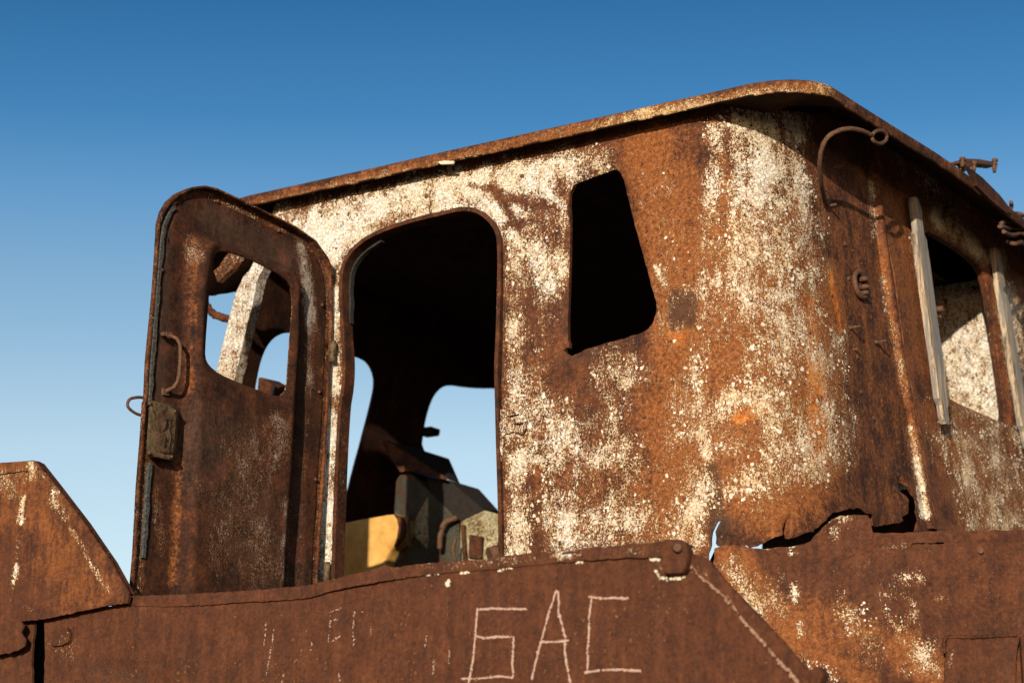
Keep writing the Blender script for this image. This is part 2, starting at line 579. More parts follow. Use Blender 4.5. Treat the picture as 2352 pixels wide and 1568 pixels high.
def fix_normals(ob):
    import bmesh
    bm = bmesh.new()
    bm.from_mesh(ob.data)
    bmesh.ops.recalc_face_normals(bm, faces=bm.faces)
    bm.to_mesh(ob.data)
    bm.free()


def tube(name, path, radius, mat, parent, sides=10, closed=False, base=(0, 0, 0), taper=None, wob=0.0, label=None, kind=None):
    P = [Vector(p) for p in path]
    n = len(P)
    V, Fc = [], []
    up = Vector((0.13, 0.21, 0.97))
    for i in range(n):
        if closed:
            t = P[(i + 1) % n] - P[i - 1]
        else:
            t = P[min(i + 1, n - 1)] - P[max(i - 1, 0)]
        t.normalize()
        a = t.cross(up)
        if a.length < 0.1:
            a = t.cross(Vector((1, 0, 0)))
        a.normalize()
        b = t.cross(a)
        r = radius * (taper[i] if taper is not None else 1.0)
        for k in range(sides):
            an = 2 * math.pi * k / sides
            rr = r * (1 + wob * mnoise.noise(P[i] * 60 + Vector((k * 1.7, 0, 0))))
            V.append(P[i] + (a * math.cos(an) + b * math.sin(an)) * rr)
    for i in range(n if closed else n - 1):
        j = (i + 1) % n
        for k in range(sides):
            k2 = (k + 1) % sides
            Fc.append((i * sides + k, i * sides + k2, j * sides + k2, j * sides + k))
    sm = [True] * len(Fc)
    if not closed:
        Fc += [tuple(range(sides))[::-1], tuple(range((n - 1) * sides, n * sides))]
        sm += [False, False]
    ob = mesh_obj(name, [v - Vector(base) for v in V], Fc, mat, parent, sm, None, kind, label)
    fix_normals(ob)
    return ob


def curve3(pts, k=6):
    """Catmull-Rom through 3-D points"""
    P = [np.asarray(p, float) for p in pts]
    P = [2 * P[0] - P[1]] + P + [2 * P[-1] - P[-2]]
    out = []
    for i in range(1, len(P) - 2):
        for j in range(k):
            t = j / k
            a, b, c, d = P[i - 1], P[i], P[i + 1], P[i + 2]
            out.append(0.5 * (2 * b + (c - a) * t + (2 * a - 5 * b + 4 * c - d) * t * t + (3 * b - a - 3 * c + d) * t ** 3))
    out.append(P[-2])
    return out


def solid(name, front, depth_vec, mat, parent, base=(0, 0, 0), bevel=0.0, label=None, wear=None):
    """prism: a 3-D polygon pushed along a vector"""
    f = np.asarray(front, float)
    n = len(f)
    V = np.vstack([f, f + np.asarray(depth_vec, float)])
    faces = [tuple(range(n)), tuple(range(2 * n - 1, n - 1, -1))] + [(i, (i + 1) % n, (i + 1) % n + n, i + n) for i in range(n)]
    ob = mesh_obj(name, V - np.array(base), faces, mat, parent, None, wear(sight(V), V) if wear else None, None, label)
    fix_normals(ob)
    if bevel:
        import bmesh
        bm = bmesh.new()
        bm.from_mesh(ob.data)
        bmesh.ops.bevel(bm, geom=list(bm.edges), offset=bevel, segments=2, profile=0.6, affect='EDGES', clamp_overlap=True)
        bm.to_mesh(ob.data)
        bm.free()
    return ob


def hull_solid(name, pts, mat, parent, base=(0, 0, 0), bevel=0.0, label=None, wear=None):
    import bmesh
    bm = bmesh.new()
    for p in pts:
        bm.verts.new(tuple(np.asarray(p, float) - np.array(base)))
    r = bmesh.ops.convex_hull(bm, input=bm.verts)
    bmesh.ops.delete(bm, geom=[e for e in r.get('geom_interior', []) if isinstance(e, bmesh.types.BMVert)], context='VERTS')
    bmesh.ops.dissolve_limit(bm, angle_limit=0.02, verts=bm.verts, edges=bm.edges)
    if bevel:
        bmesh.ops.bevel(bm, geom=list(bm.edges), offset=bevel, segments=2, profile=0.6, affect='EDGES', clamp_overlap=True)
    me = bpy.data.meshes.new(name)
    bm.to_mesh(me)
    bm.free()
    me.materials.append(mat)
    if wear is not None:
        V = np.array([tuple(v.co) for v in me.vertices]) + np.array(base)
        at = me.attributes.new('wear', 'FLOAT_COLOR', 'POINT')
        at.data.foreach_set('color', np.ascontiguousarray(np.clip(wear(sight(V), V), 0, 1), np.float32).ravel())
    ob = bpy.data.objects.new(name, me)
    COL.objects.link(ob)
    ob.parent = parent
    if label:
        ob['label'] = label
    return ob


def scatter(name, surf, ring, holes, n_try, size, accept, relief, mat, parent, base=(0, 0, 0), lift=(0.0012, 0.0035), seed=5):
    """loose chips of paint or rust scale: thin, tilted, each a little proud of the sheet it clings to"""
    r_ = np.random.default_rng(seed)
    ring = np.asarray(ring, float)
    lo, hi = ring.min(0), ring.max(0)
    c = lo + (hi - lo) * r_.random((n_try, 2))
    ok = inside(c, ring)
    for h in holes:
        ok &= ~inside(c, h)
    c = c[ok]
    d = seg_dist(c, ring)
    for h in holes:
        d = np.minimum(d, seg_dist(c, h))
    c = c[d > size[1] * 1.3]
    P0 = surf(c, np.zeros(len(c)))
    c = c[accept(sight(P0), P0, r_)]
    n = len(c)
    rad = size[0] + (size[1] - size[0]) * r_.random(n) ** 2.6
    K = 5
    an = (np.arange(K)[None] + r_.uniform(-0.42, 0.42, (n, K))) * (2 * math.pi / K) + r_.uniform(0, 6.28, (n, 1))
    rr = rad[:, None] * r_.uniform(0.55, 1.15, (n, K))
    dx, dz = rr * np.cos(an) * r_.uniform(0.6, 1.1, (n, 1)), rr * np.sin(an)
    st = np.stack([c[:, :1] + dx, c[:, 1:] + dz], -1).reshape(-1, 2)
    tx, tz = r_.normal(0, 0.16, (n, 1)), r_.normal(0.05, 0.16, (n, 1))
    off = r_.uniform(lift[0], lift[1], (n, 1)) + np.maximum(tx * dx + tz * dz, -0.0010)
    off = off.reshape(-1)
    if relief is not None:
        rl = relief(c, surf(c, np.zeros(n)))
        off = off + np.repeat(rl, K)
    T = surf(st, off)
    B = surf(st, off - 0.0011)
    V = np.vstack([T, B]) - np.array(base)
    m = n * K
    top_f = np.arange(m).reshape(n, K)
    Fc = [tuple(q) for q in top_f]
    for q in range(K):
        q2 = (q + 1) % K
        Fc += [tuple(f) for f in np.stack([top_f[:, q], top_f[:, q] + m, top_f[:, q2] + m, top_f[:, q2]], 1)]
    ob = mesh_obj(name, V, Fc, mat, parent)
    ob['kind'] = 'stuff'
    fix_normals(ob)
    return ob


# ------------------------------------------------------------------ the ground
G = 3000.0
N_ = 48
gx = np.sign(np.linspace(-1, 1, N_)) * np.abs(np.linspace(-1, 1, N_)) ** 4 * G
gv, gf = [], []
for i, a in enumerate(gx):
    for j, b in enumerate(gx):
        h = 0.05 * mnoise.noise(Vector((a * 0.4, b * 0.4, 0))) - 0.06 if abs(a) < 80 and abs(b) < 80 else -0.06
        gv.append((a, b, h))
for i in range(N_ - 1):
    for j in range(N_ - 1):
        gf.append((i * N_ + j, (i + 1) * N_ + j, (i + 1) * N_ + j + 1, i * N_ + j + 1))
ground = mesh_obj('ground', gv, gf, M_SAND, None, [True] * len(gf), None, 'structure')

# ------------------------------------------------------------------ the cab's shell
XS = 0.83            # where the flat side ends and the rear corner begins
LC = 0.62            # length of the rounded corner
BC = 0.50
LEAN = 0.055
YW = 2.75            # the far side


def shell(st, off):
    st = np.asarray(st, float)
    s, z = st[:, 0], st[:, 1]
    off = np.asarray(off, float)
    xr = 1.15 - LEAN * (z - 2.5)
    a = xr - XS
    th = np.clip(s / LC, 0, 1) * math.pi / 2
    x = np.where(s < 0, XS + s, XS + a * np.sin(th))
    y = np.where(s < 0, 0.0, BC * (1 - np.cos(th))) + np.where(s > LC, s - LC, 0.0)
    nx = np.where(s < 0, 0.0, np.sin(th) * BC)
    ny = np.where(s < 0, -1.0, -np.cos(th) * a)
    L = np.sqrt(nx ** 2 + ny ** 2)
    nx, ny = nx / L, ny / L
    return np.stack([x + nx * off, y + ny * off, z], -1)


def on_shell(pts, off=0.0):
    out = []
    for px in pts:
        px = np.asarray(px, float)
        if px[0] < 1590:
            g = hit(px[0], px[1], (0, 1, 0), (0, -off, 0))
            out.append((g[0] - XS, g[2]))
            continue
        g = hit(px[0], px[1], (1, 0, LEAN), (1.15, 0, 2.5))
        q = np.array([LC + max(g[1] - BC, -0.45), g[2]])
        for _ in range(30):
            e = px - sight(shell(q[None], np.array([off])))[0]
            if np.abs(e).max() < 0.02:
                break
            J = np.stack([(sight(shell((q + dv)[None], np.array([off])))[0] - sight(shell((q - dv)[None], np.array([off])))[0]) / 2e-3
                          for dv in (np.array([1e-3, 0]), np.array([0, 1e-3]))], 1)
            stp = np.linalg.lstsq(J, e, rcond=None)[0]
            q = q + np.clip(stp, -0.15, 0.15)
        out.append(tuple(q))
    return np.array(out)


cab = thing('derelict_cab', 'tall rust-eaten vehicle cab with flaking cream paint, open door and empty windows', 'vehicle cab')

DOORWAY = [(786, 930), (792, 905), (798, 860), (799, 815), (794, 781), (792, 730), (790, 690), (789, 662), (789, 640), (794, 611), (808, 584), (834, 560),
           (868, 538), (925, 519), (973, 507), (1024, 494), (1058, 485), (1088, 485), (1112, 494), (1134, 513), (1148, 532), (1154, 555),
           (1156, 575), (1157, 640), (1155, 780), (1151, 900), (1153, 1000), (1156, 1150), (1157, 1270), (1157, 1335), (769, 1390), (772, 1270), (779, 1080)]
QUARTER = [(1317, 421), (1349, 408), (1398, 391), (1410, 387), (1421, 394), (1430, 413), (1439, 451), (1458, 526), (1477, 597), (1494, 661), (1503, 691),
           (1503, 713), (1497, 736), (1484, 754), (1462, 766), (1402, 783), (1340, 801), (1325, 811), (1312, 817), (1300, 811), (1292, 804), (1297, 797),
           (1303, 797), (1304, 788), (1300, 777), (1300, 725), (1304, 593), (1305, 492), (1303, 473), (1304, 443), (1310, 430)]
FRONTQ = [(610, 607), (596, 635), (586, 669), (579, 704), (569, 743), (559, 785), (548, 829), (537, 876), (528, 930), (560, 1010), (640, 1010), (700, 960), (715, 800), (705, 690), (670, 615), (640, 600)]
SEAM = [(1994, 275), (2008, 371), (2024, 489), (2038, 558), (2051, 630), (2074, 787), (2100, 924), (2122, 1055), (2138, 1140), (2150, 1214), (2155, 1240)]
TEAR = [(2105, 1240), (2106, 1195), (2098, 1153), (2084, 1120), (2071, 1107), (2067, 1112), (2068, 1125), (2076, 1138), (2081, 1153), (2081, 1162), (2080, 1171), (2075, 1186),
        (2066, 1195), (2056, 1202), (2040, 1203), (2024, 1206), (2009, 1209), (2005, 1206), (2002, 1183), (1994, 1180), (1988, 1179), (1979, 1169), (1968, 1165), (1960, 1170), (1950, 1166), (1943, 1169),
        (1932, 1172), (1914, 1176), (1901, 1183), (1892, 1190), (1880, 1201), (1873, 1212), (1863, 1222), (1846, 1224), (1835, 1230), (1826, 1234), (1811, 1238), (1803, 1237), (1803, 1222), (1808, 1200),
        (1812, 1180), (1806, 1194), (1799, 1214), (1797, 1228), (1789, 1231), (1780, 1233), (1771, 1237), (1756, 1246), (1741, 1254), (1722, 1258), (1716, 1251), (1697, 1253), (1668, 1251), (1652, 1253), (1645, 1251),
        (1641, 1246), (1644, 1221), (1653, 1205), (1661, 1188), (1651, 1199), (1645, 1211), (1638, 1222), (1633, 1236), (1631, 1262), (1629, 1290), (1627, 1345)]

top = 4.035
seam_st = on_shell(SEAM)
top_r = 4.17
seam_top = seam_st[0] + (seam_st[0] - seam_st[1]) * (top_r - seam_st[0][1]) / (seam_st[0][1] - seam_st[1][1])
tear_st = on_shell(TEAR)
pil = on_shell([(588, 590), (560, 660), (531, 760), (510, 850), (500, 905)])
pil_low = pil[-1] + (pil[-1] - pil[-3]) * 2.6
ring = [(-1.93, top)] + [tuple(p) for p in pil] + [(pil_low[0], 2.08)] + [(tear_st[-1][0], 2.08)] + [tuple(p) for p in tear_st[::-1]] + \
       [tuple(p) for p in seam_st[::-1]] + [tuple(seam_top)] + [(0.95, top_r), (0.66, 4.12), (0.40, 4.05), (0.05, top)]
ring[0] = (pil[0][0] + 0.10, top)

WALL_WEAR = [
    # band under the roof, over the doorway
    ('p', 640, 530, 1130, 440, 64, 0.78), ('p', 960, 450, 1370, 375, 44, 0.76), ('p', 720, 560, 790, 600, 70, 0.80), ('p', 800, 560, 900, 505, 40, 0.66),
    ('p', 770, 660, 745, 1340, 26, 0.80), ('p', 1190, 510, 1250, 640, 58, 0.60), ('p', 1180, 560, 1182, 760, 26, 0.52),
    ('p', 1290, 470, 1290, 620, 22, 0.56), ('p', 1180, 760, 1180, 1270, 28, 0.50), ('p', 1186, 1060, 1186, 1280, 24, 0.52),
    ('p', 1120, 480, 1160, 500, 30, 0.5), ('p', 1260, 470, 1240, 430, 30, 0.6),
    ('p', 1130, 430, 1190, 520, 9, -0.95), ('p', 1080, 425, 1150, 440, 8, -0.7), ('p', 880, 520, 990, 470, 10, -0.45), ('p', 1170, 455, 1280, 480, 12, -0.8), ('p', 1160, 520, 1230, 505, 8, -0.7),
    ('p', 760, 640, 800, 575, 12, -0.5), ('p', 1270, 395, 1300, 460, 9, -0.2), ('p', 1205, 600, 1215, 900, 30, -0.22),
    # under the quarter window, lower panel
    ('p', 1420, 840, 1430, 870, 54, 0.66), ('p', 1400, 900, 1400, 910, 40, 0.42), ('p', 1250, 1010, 1400, 1060, 80, 0.42), ('p', 1400, 980, 1430, 1060, 50, 0.30),
    ('p', 1230, 1210, 1560, 1220, 75, 0.44), ('p', 1240, 930, 1290, 1260, 60, 0.30), ('p', 1420, 1130, 1440, 1240, 60, 0.26), ('p', 1270, 640, 1230, 880, 45, 0.26),
    ('p', 1150, 965, 1215, 985, 22, 0.5), ('p', 1600, 830, 1600, 990, 24, 0.42),
    ('p', 1300, 820, 1290, 870, 34, -0.8), ('p', 1330, 950, 1480, 900, 20, -0.35), ('p', 1228, 1080, 1240, 1280, 14, -0.6),
    ('p', 1472, 464, 1474, 472, 6, 0.9), ('p', 1507, 612, 1516, 640, 6, 0.85), ('p', 1528, 646, 1532, 656, 7, 0.8), ('p', 1478, 400, 1480, 404, 5, 0.7), ('p', 1530, 420, 1530, 760, 40, 0.20), ('p', 1560, 900, 1570, 1240, 40, 0.28), ('p', 1610, 1000, 1628, 1060, 14, 0.85), ('p', 1612, 1090, 1600, 1250, 26, 0.52),
    ('o', 1500, 330, 1560, 760, 62, 0.78), ('o', 1545, 760, 1570, 1280, 58, 0.85), ('o', 1590, 300, 1600, 800, 40, 0.35), ('o', 1440, 340, 1470, 420, 40, 0.45), ('o', 1200, 880, 1400, 1250, 120, 0.30), ('o', 1480, 900, 1500, 1240, 60, 0.4),
    ('o', 1590, 850, 1610, 960, 34, 0.5), ('o', 1612, 1000, 1628, 1180, 18, 0.8), ('o', 1470, 480, 1520, 700, 16, 0.5),
    ('d', 1552, 680, 1552, 745, 24, 0.72), ('d', 1588, 684, 1588, 740, 22, 0.66), ('d', 1460, 790, 1300, 830, 22, 0.5), ('d', 1610, 420, 1630, 760, 12, 0.35), ('d', 1630, 1080, 1650, 1260, 26, 0.75),
    ('d', 1240, 1060, 1400, 960, 40, 0.20), ('d', 1570, 880, 1585, 880, 16, 0.6), ('d', 1305, 500, 1305, 800, 10, 0.4), ('d', 1130, 440, 1190, 520, 10, 0.4),
    # rounded corner
    ('p', 1720, 560, 1800, 1050, 150, 0.20), ('p', 1300, 1000, 1500, 1230, 130, 0.10),
    ('p', 1640, 330, 1620, 560, 18, 0.50), ('p', 1640, 300, 1640, 320, 30, 0.32), ('p', 1740, 310, 1750, 420, 92, 0.66), ('p', 1700, 290, 1830, 300, 34, 0.45), ('p', 1750, 460, 1770, 580, 88, 0.36),
    ('p', 1690, 520, 1690, 640, 52, 0.22), ('p', 1720, 640, 1760, 900, 130, 0.33), ('p', 1690, 960, 1740, 1090, 105, 0.34), ('p', 1800, 940, 1840, 1080, 80, 0.34),
    ('p', 1880, 880, 1890, 1060, 56, 0.16), ('p', 1900, 960, 1905, 1060, 26, 0.35), ('p', 1850, 660, 1880, 820, 46, 0.34), ('p', 1840, 430, 1890, 620, 44, 0.24), ('p', 1930, 760, 1960, 1050, 26, 0.34), ('p', 1812, 795, 1825, 815, 16, 0.65), ('p', 1835, 520, 1845, 560, 14, 0.3),
    ('p', 1830, 280, 1870, 500, 30, 0.20), ('p', 1700, 1110, 1740, 1170, 60, 0.26), ('p', 1610, 560, 1612, 720, 12, 0.3), ('p', 1672, 300, 1660, 700, 9, -0.4),
    ('o', 1755, 935, 1695, 955, 27, 0.99), ('o', 1878, 850, 1882, 1050, 52, 0.995), ('o', 1862, 690, 1872, 830, 26, 0.99), ('o', 1720, 560, 1800, 1080, 150, 0.68), ('o', 1905, 620, 1930, 760, 18, 0.97), ('o', 1690, 560, 1700, 980, 80, 0.50), ('o', 1740, 1150, 1760, 1190, 44, 0.55),
    ('o', 1660, 350, 1670, 470, 20, 0.5), ('o', 1690, 1060, 1780, 1110, 110, 0.60), ('o', 1800, 760, 1800, 1000, 70, 0.45), ('o', 1900, 640, 1930, 800, 24, 0.4),
    ('p', 1660, 1230, 1780, 1210, 30, -0.92), ('p', 1800, 1190, 1990, 1160, 46, -0.95), ('p', 1690, 1170, 1670, 1240, 26, -0.6), ('d', 1670, 1200, 1960, 1190, 26, 0.30), ('d', 1830, 560, 1840, 640, 30, 0.2),
    ('o', 1960, 480, 2080, 1120, 110, 0.34),
    # behind the corner: bare, with the half-round rib
    ('p', 1955, 500, 2040, 1180, 26, -0.6), ('p', 2000, 420, 2008, 540, 10, 0.65), ('p', 2095, 990, 2125, 1180, 13, 0.85), ('p', 2030, 640, 2075, 900, 13, 0.34),
    ('d', 1990, 560, 2070, 1100, 26, 0.12), ('d', 1900, 220, 1985, 330, 50, 0.4), ('o', 2020, 600, 2110, 1050, 14, 0.4), ('o', 2040, 1120, 2045, 1160, 12, 0.4),
]


def wall_wear(px, P):
    w = blobs(px, WALL_WEAR)
    w[:, 0] *= 1 + 0.5 * fbm(P, 9.0, 3)
    return w


def wall_relief(st, P):
    px = sight(P)
    h = 0.0045 * fbm(P, 2.4, 3) + 0.0014 * fbm(P, 9.0, 3)
    # rolled panel joints and knocks
    for x1, y1, x2, y2, r, a in [(1498, 300, 1530, 1280, 9, -0.003), (1626, 270, 1636, 1120, 7, -0.004), (1960, 520, 2004, 1040, 5, -0.003), (1618, 1000, 1618, 1130, 16, 0.004),
                                 (1210, 560, 1212, 1280, 10, -0.0025), (1130, 430, 1200, 530, 12, 0.005), (1160, 470, 1300, 480, 16, -0.005), (1560, 715, 1600, 715, 40, -0.004),
                                 (1870, 1200, 1900, 1190, 50, 0.008), (1420, 800, 1500, 770, 24, 0.004), (1300, 815, 1320, 830, 20, 0.008)]:
        A, B = np.array([x1, y1], float), np.array([x2, y2], float)
        ab = B - A
        t = np.clip((px - A) @ ab / (ab @ ab), 0, 1)
        d = np.linalg.norm(px - (A + t[:, None] * ab), axis=1) / r
        h = h + a * np.exp(-d * d)
    # sheet curls inward around the window openings
    q = np.minimum(seg_dist(px, QUARTER), seg_dist(px, FRONTQ))
    h = h - 0.012 * np.exp(-(q / 10.0) ** 2)
    # torn edge: lips bent in and out
    dt = seg_dist(px, TEAR, closed=False)
    h = h + 0.030 * np.exp(-(dt / 16.0) ** 2) * fbm(P, 11.0, 3) - 0.010 * np.exp(-(((px[:, 0] - 1745) / 45.0) ** 2 + ((px[:, 1] - 1195) / 34.0) ** 2))
    return h


def st_ring(pix):
    return on_shell(pix)


side_wall = sheet('side_wall', ring, [st_ring(smooth_ring(DOORWAY, 1)), st_ring(QUARTER), st_ring(smooth_ring(FRONTQ, 1))], shell, 0.016, 0.006, M_WALL, cab,
                  wall_relief, wall_wear, jag=0.0025, hjag=0.0015)

M_FLAKE = plain('loose paint chips', (0.44, 0.32, 0.185), (0.74, 0.70, 0.60), 26, 0.7, 0.3)
M_SCALE = plain('loose rust scale', (0.030, 0.013, 0.008), (0.20, 0.078, 0.030), 55, 0.9, 0.5)
wall_holes = [st_ring(smooth_ring(DOORWAY, 1)), st_ring(QUARTER), st_ring(smooth_ring(FRONTQ, 1))]


def take_paint(px, P, r_):
    p = blobs(px, WALL_WEAR)[:, 0]
    return (p > 0.15) & (p + 0.85 * fbm(P, 9.0, 3) > 0.30 + 0.70 * r_.random(len(p)))


def take_scale(px, P, r_):
    p = blobs(px, WALL_WEAR)[:, 0]
    return (1 - p) * 0.5 + 0.8 * fbm(P, 6.0, 3) > r_.random(len(p))


scatter('paint_chips', shell, ring, wall_holes, 34000, (0.0028, 0.0105), take_paint, wall_relief, M_FLAKE, side_wall, seed=5)
scatter('rust_scale', shell, ring, wall_holes, 6500, (0.003, 0.010), take_scale, wall_relief, M_SCALE, side_wall, seed=6)

# the rear panel right of the open seam
RWIN = [(2122, 527), (2160, 545), (2200, 570), (2238, 598), (2256, 622), (2266, 655), (2278, 720), (2290, 800), (2302, 890), (2309, 950), (2306, 969), (2290, 966), (2240, 944),
        (2190, 922), (2168, 900), (2160, 860), (2148, 760), (2136, 650), (2126, 560)]
seam_r = seam_st + np.array([0.010, 0.0])
seam_rt = seam_top + np.array([0.010, 0.0])
s_end = LC + (YW - BC)
rear_ring = [tuple(p) for p in seam_r[:-1]] + [(seam_r[-1][0], 2.3), (s_end, 2.3), (s_end, top_r), tuple(seam_rt)]
REAR_WEAR = [('o', 2150, 500, 2250, 1150, 160, 0.34), ('o', 2180, 980, 2352, 1210, 80, 0.40), ('o', 2050, 450, 2100, 800, 40, 0.30), ('p', 2160, 960, 2352, 1210, 90, 0.22), ('p', 2200, 1010, 2250, 1210, 44, 0.52), ('p', 2280, 1000, 2310, 1220, 40, 0.48), ('p', 2340, 1000, 2380, 1220, 30, 0.48), ('p', 2150, 500, 2290, 600, 26, 0.78), ('p', 2290, 650, 2330, 900, 16, 0.5),
             ('p', 2060, 360, 2200, 470, 34, 0.30), ('p', 2095, 540, 2165, 960, 9, 0.45), ('p', 2330, 680, 2400, 1000, 30, 0.6), ('p', 2230, 940, 2320, 980, 10, 0.4),
             ('o', 2220, 1010, 2260, 1210, 50, 0.35), ('o', 2060, 480, 2070, 640, 24, 0.3), ('d', 2100, 900, 2170, 1210, 20, 0.35), ('d', 2270, 980, 2300, 1210, 12, 0.5), ('d', 2080, 640, 2130, 900, 26, 0.3),
             ('p', 2200, 940, 2300, 1000, 12, 0.25)]


def rear_wear(px, P):
    w = blobs(px, REAR_WEAR)
    w[:, 0] *= 1 + 0.5 * fbm(P, 9.0, 3)
    return w


def rear_relief(st, P):
    px = sight(P)
    h = 0.004 * fbm(P, 2.4, 3) + 0.0012 * fbm(P, 9.0, 3)
    d = seg_dist(px, RWIN)
    return h + 0.010 * np.exp(-((d - 14) / 9.0) ** 2)


rear_panel = sheet('rear_panel', rear_ring, [st_ring(smooth_ring(RWIN, 1))], shell, 0.02, 0.006, M_REAR, cab, rear_relief, rear_wear, jag=0.001)

def take_rear(px, P, r_):
    p = blobs(px, REAR_WEAR)[:, 0]
    return (p > 0.15) & (p + 0.85 * fbm(P, 9.0, 3) > 0.30 + 0.70 * r_.random(len(p)))


scatter('paint_chips', shell, rear_ring, [st_ring(smooth_ring(RWIN, 1))], 16000, (0.0025, 0.008), take_rear, rear_relief, M_FLAKE, rear_panel, seed=9)

# half-round rib beside the seam
rib_px = [(1999, 372), (2012, 470), (2027, 590), (2043, 690), (2060, 800), (2080, 905), (2094, 985), (2110, 1078), (2128, 1170), (2137, 1216)]
rib_st = on_shell(rib_px)
rib_path = curve3([np.r_[p, 0] for p in rib_st], 10)
rst = np.array([p[:2] for p in rib_path])
V, Fc = [], []
n = len(rst)
for k in range(9):
    an = math.pi * k / 8
    V.append(shell(rst + np.array([[math.cos(an) * -0.030, 0.0]]), np.full(n, math.sin(an) * 0.026 - 0.001)))
V = np.vstack(V)
for k in range(8):
    for i in range(n - 1):
        Fc.append((k * n + i, k * n + i + 1, (k + 1) * n + i + 1, (k + 1) * n + i))
ob = mesh_obj('rib', V, Fc, M_REAR, cab, [True] * len(Fc), wall_wear(sight(V), V))
fix_normals(ob)

# proud lip and rubber channel round the doorway
lip_px = [(772, 1390), (775, 1270), (781, 1080), (789, 930), (795, 900), (799, 860), (799, 815), (795, 781), (793, 730), (791, 690), (790, 655), (794, 616), (808, 587), (834, 561),
          (868, 541), (925, 520), (973, 507), (1024, 495), (1058, 487), (1086, 487), (1108, 495), (1130, 515), (1142, 535), (1147, 560),
          (1147, 640), (1143, 780), (1139, 850), (1141, 900), (1143, 1000), (1148, 1150), (1150, 1270), (1150, 1335)]
lip_st = on_shell(lip_px)
lip_st = smooth_ring(lip_st, 2, closed=False)
lip_st = resample(lip_st, 0.012, closed=False)
frame = rim_strip('door_frame', lip_st, shell, -0.045, 0.014, 0.016, M_LIP, cab, closed=False, jitter=0.15)
rub = resample(smooth_ring(on_shell([(796, 740), (795, 690), (794, 655), (798, 622), (811, 593), (838, 567), (868, 548)]), 2, closed=False), 0.02, False)
rim_strip('door_seal', rub, shell, -0.040, -0.018, -0.007, M_SEAL, frame, closed=False, jitter=0.9)

# folded edges of the two side windows
for nm, poly, w in (('window_frame', QUARTER, -0.010), ('window_frame', FRONTQ, -0.012)):
    st = resample(on_shell(poly), 0.012)
    ar = 0.5 * np.sum(st[:, 0] * np.roll(st[:, 1], -1) - np.roll(st[:, 0], -1) * st[:, 1])
    rim_strip(nm, st, shell, -0.030, -0.014, w if ar > 0 else -w, M_LIP, cab, True, jitter=0.2)
st = resample(on_shell(smooth_ring(RWIN, 1)), 0.015)
ar = 0.5 * np.sum(st[:, 0] * np.roll(st[:, 1], -1) - np.roll(st[:, 0], -1) * st[:, 1])
rim_strip('window_frame', st, shell, -0.028, -0.004, -0.012 if ar > 0 else 0.012, M_LIP, cab, True, jitter=0.2)

# ------------------------------------------------------------------ roof
XF = -1.56          # front edge of the roof
XB = 1.31
YN, YFAR = -0.085, YW + 0.09


def roof_outline(inset):
    x0, x1, y0, y1 = XF + inset, XB - inset, YN + inset, YFAR - inset
    rr, rf = max(0.20 - inset, 0.015), max(0.45 - inset, 0.015)
    pts = []

    def arc(cx, cy, rx, ry, a0, a1, k=18):
        for i in range(k):
            a = math.radians(a0 + (a1 - a0) * i / (k - 1))
            pts.append((cx + rx * math.cos(a), cy + ry * math.sin(a)))

    def run(m=110):
        a = np.array(pts[-1])
        b = np.array(nxt)
        for i in range(1, m):
            pts.append(tuple(a + (b - a) * i / m))
    arc(x1 - rr * 1.3, y0 + rr, rr * 1.3, rr, -90, 0)
    nxt = (x1, y1 - rr)
    run()
    arc(x1 - rr, y1 - rr, rr, rr, 0, 90)
    nxt = (x0 + rf, y1)
    run()
    arc(x0 + rf, y1 - rf, rf, rf, 90, 180)
    nxt = (x0, y0 + rf)
    run()
    arc(x0 + rf, y0 + rf, rf, rf, 180, 270)
    nxt = (x1 - rr * 1.3, y0)
    run()
    return np.array(pts)


o0 = roof_outline(0.0)


def ring_at(ins, z, wav=0.0):
    q = roof_outline(ins)
    zz = np.full(len(q), z)
    zz += 0.003 * fbm(np.c_[o0, np.full(len(q), 4.0)], 1.6, 2)
    zz += 0.030 * np.exp(-((q[:, 1] - 1.15) / 0.65) ** 2) * np.clip((q[:, 0] - 0.9) / 0.35, 0, 1)
    zz += 0.155 * np.clip((ins - 0.016) / 0.24, 0, 1) * np.clip((o0[:, 0] - 0.80) / 0.40, 0, 1) * np.clip((o0[:, 1] - 0.08) / 0.45, 0, 1)
    if wav:
        zz += wav * fbm(np.c_[q, np.full(len(q), 9.0)], 12.0, 3)
    return np.c_[q, zz]


ZT = 4.040
prof = [(0.26, ZT + 0.018), (0.06, ZT + 0.006), (0.012, ZT + 0.002), (0.003, ZT - 0.004), (0.0, ZT - 0.014), (0.001, ZT - 0.043), (0.006, ZT - 0.048), (0.012, ZT - 0.046), (0.016, ZT - 0.022), (0.05, ZT - 0.016), (0.26, ZT - 0.014)]
rows = [ring_at(a, z, 0.0032 if i in (5, 6, 7) else 0.0) for i, (a, z) in enumerate(prof)]
n = len(o0)
V = np.vstack(rows)
Fc = []
for r in range(len(prof) - 1):
    for i in range(n):
        j = (i + 1) % n
        Fc.append((r * n + i, (r + 1) * n + i, (r + 1) * n + j, r * n + j))
Fc.append(tuple(range(n)))
Fc.append(tuple(range((len(prof) - 1) * n, len(prof) * n))[::-1])
ROOF_WEAR = [('p', 600, 485, 940, 405, 20, 0.72), ('p', 940, 405, 1480, 265, 18, 0.62), ('p', 1480, 265, 1900, 200, 20, 0.70), ('o', 600, 480, 1500, 265, 30, 0.72), ('o', 1500, 262, 1880, 205, 30, 0.75),
             ('p', 1900, 215, 2000, 280, 14, 0.30), ('o', 1900, 215, 2200, 390, 22, 0.30), ('p', 1120, 355, 1330, 300, 16, -0.5), ('p', 1580, 240, 1625, 235, 14, 0.4), ('d', 1150, 340, 1440, 280, 14, 0.3)]
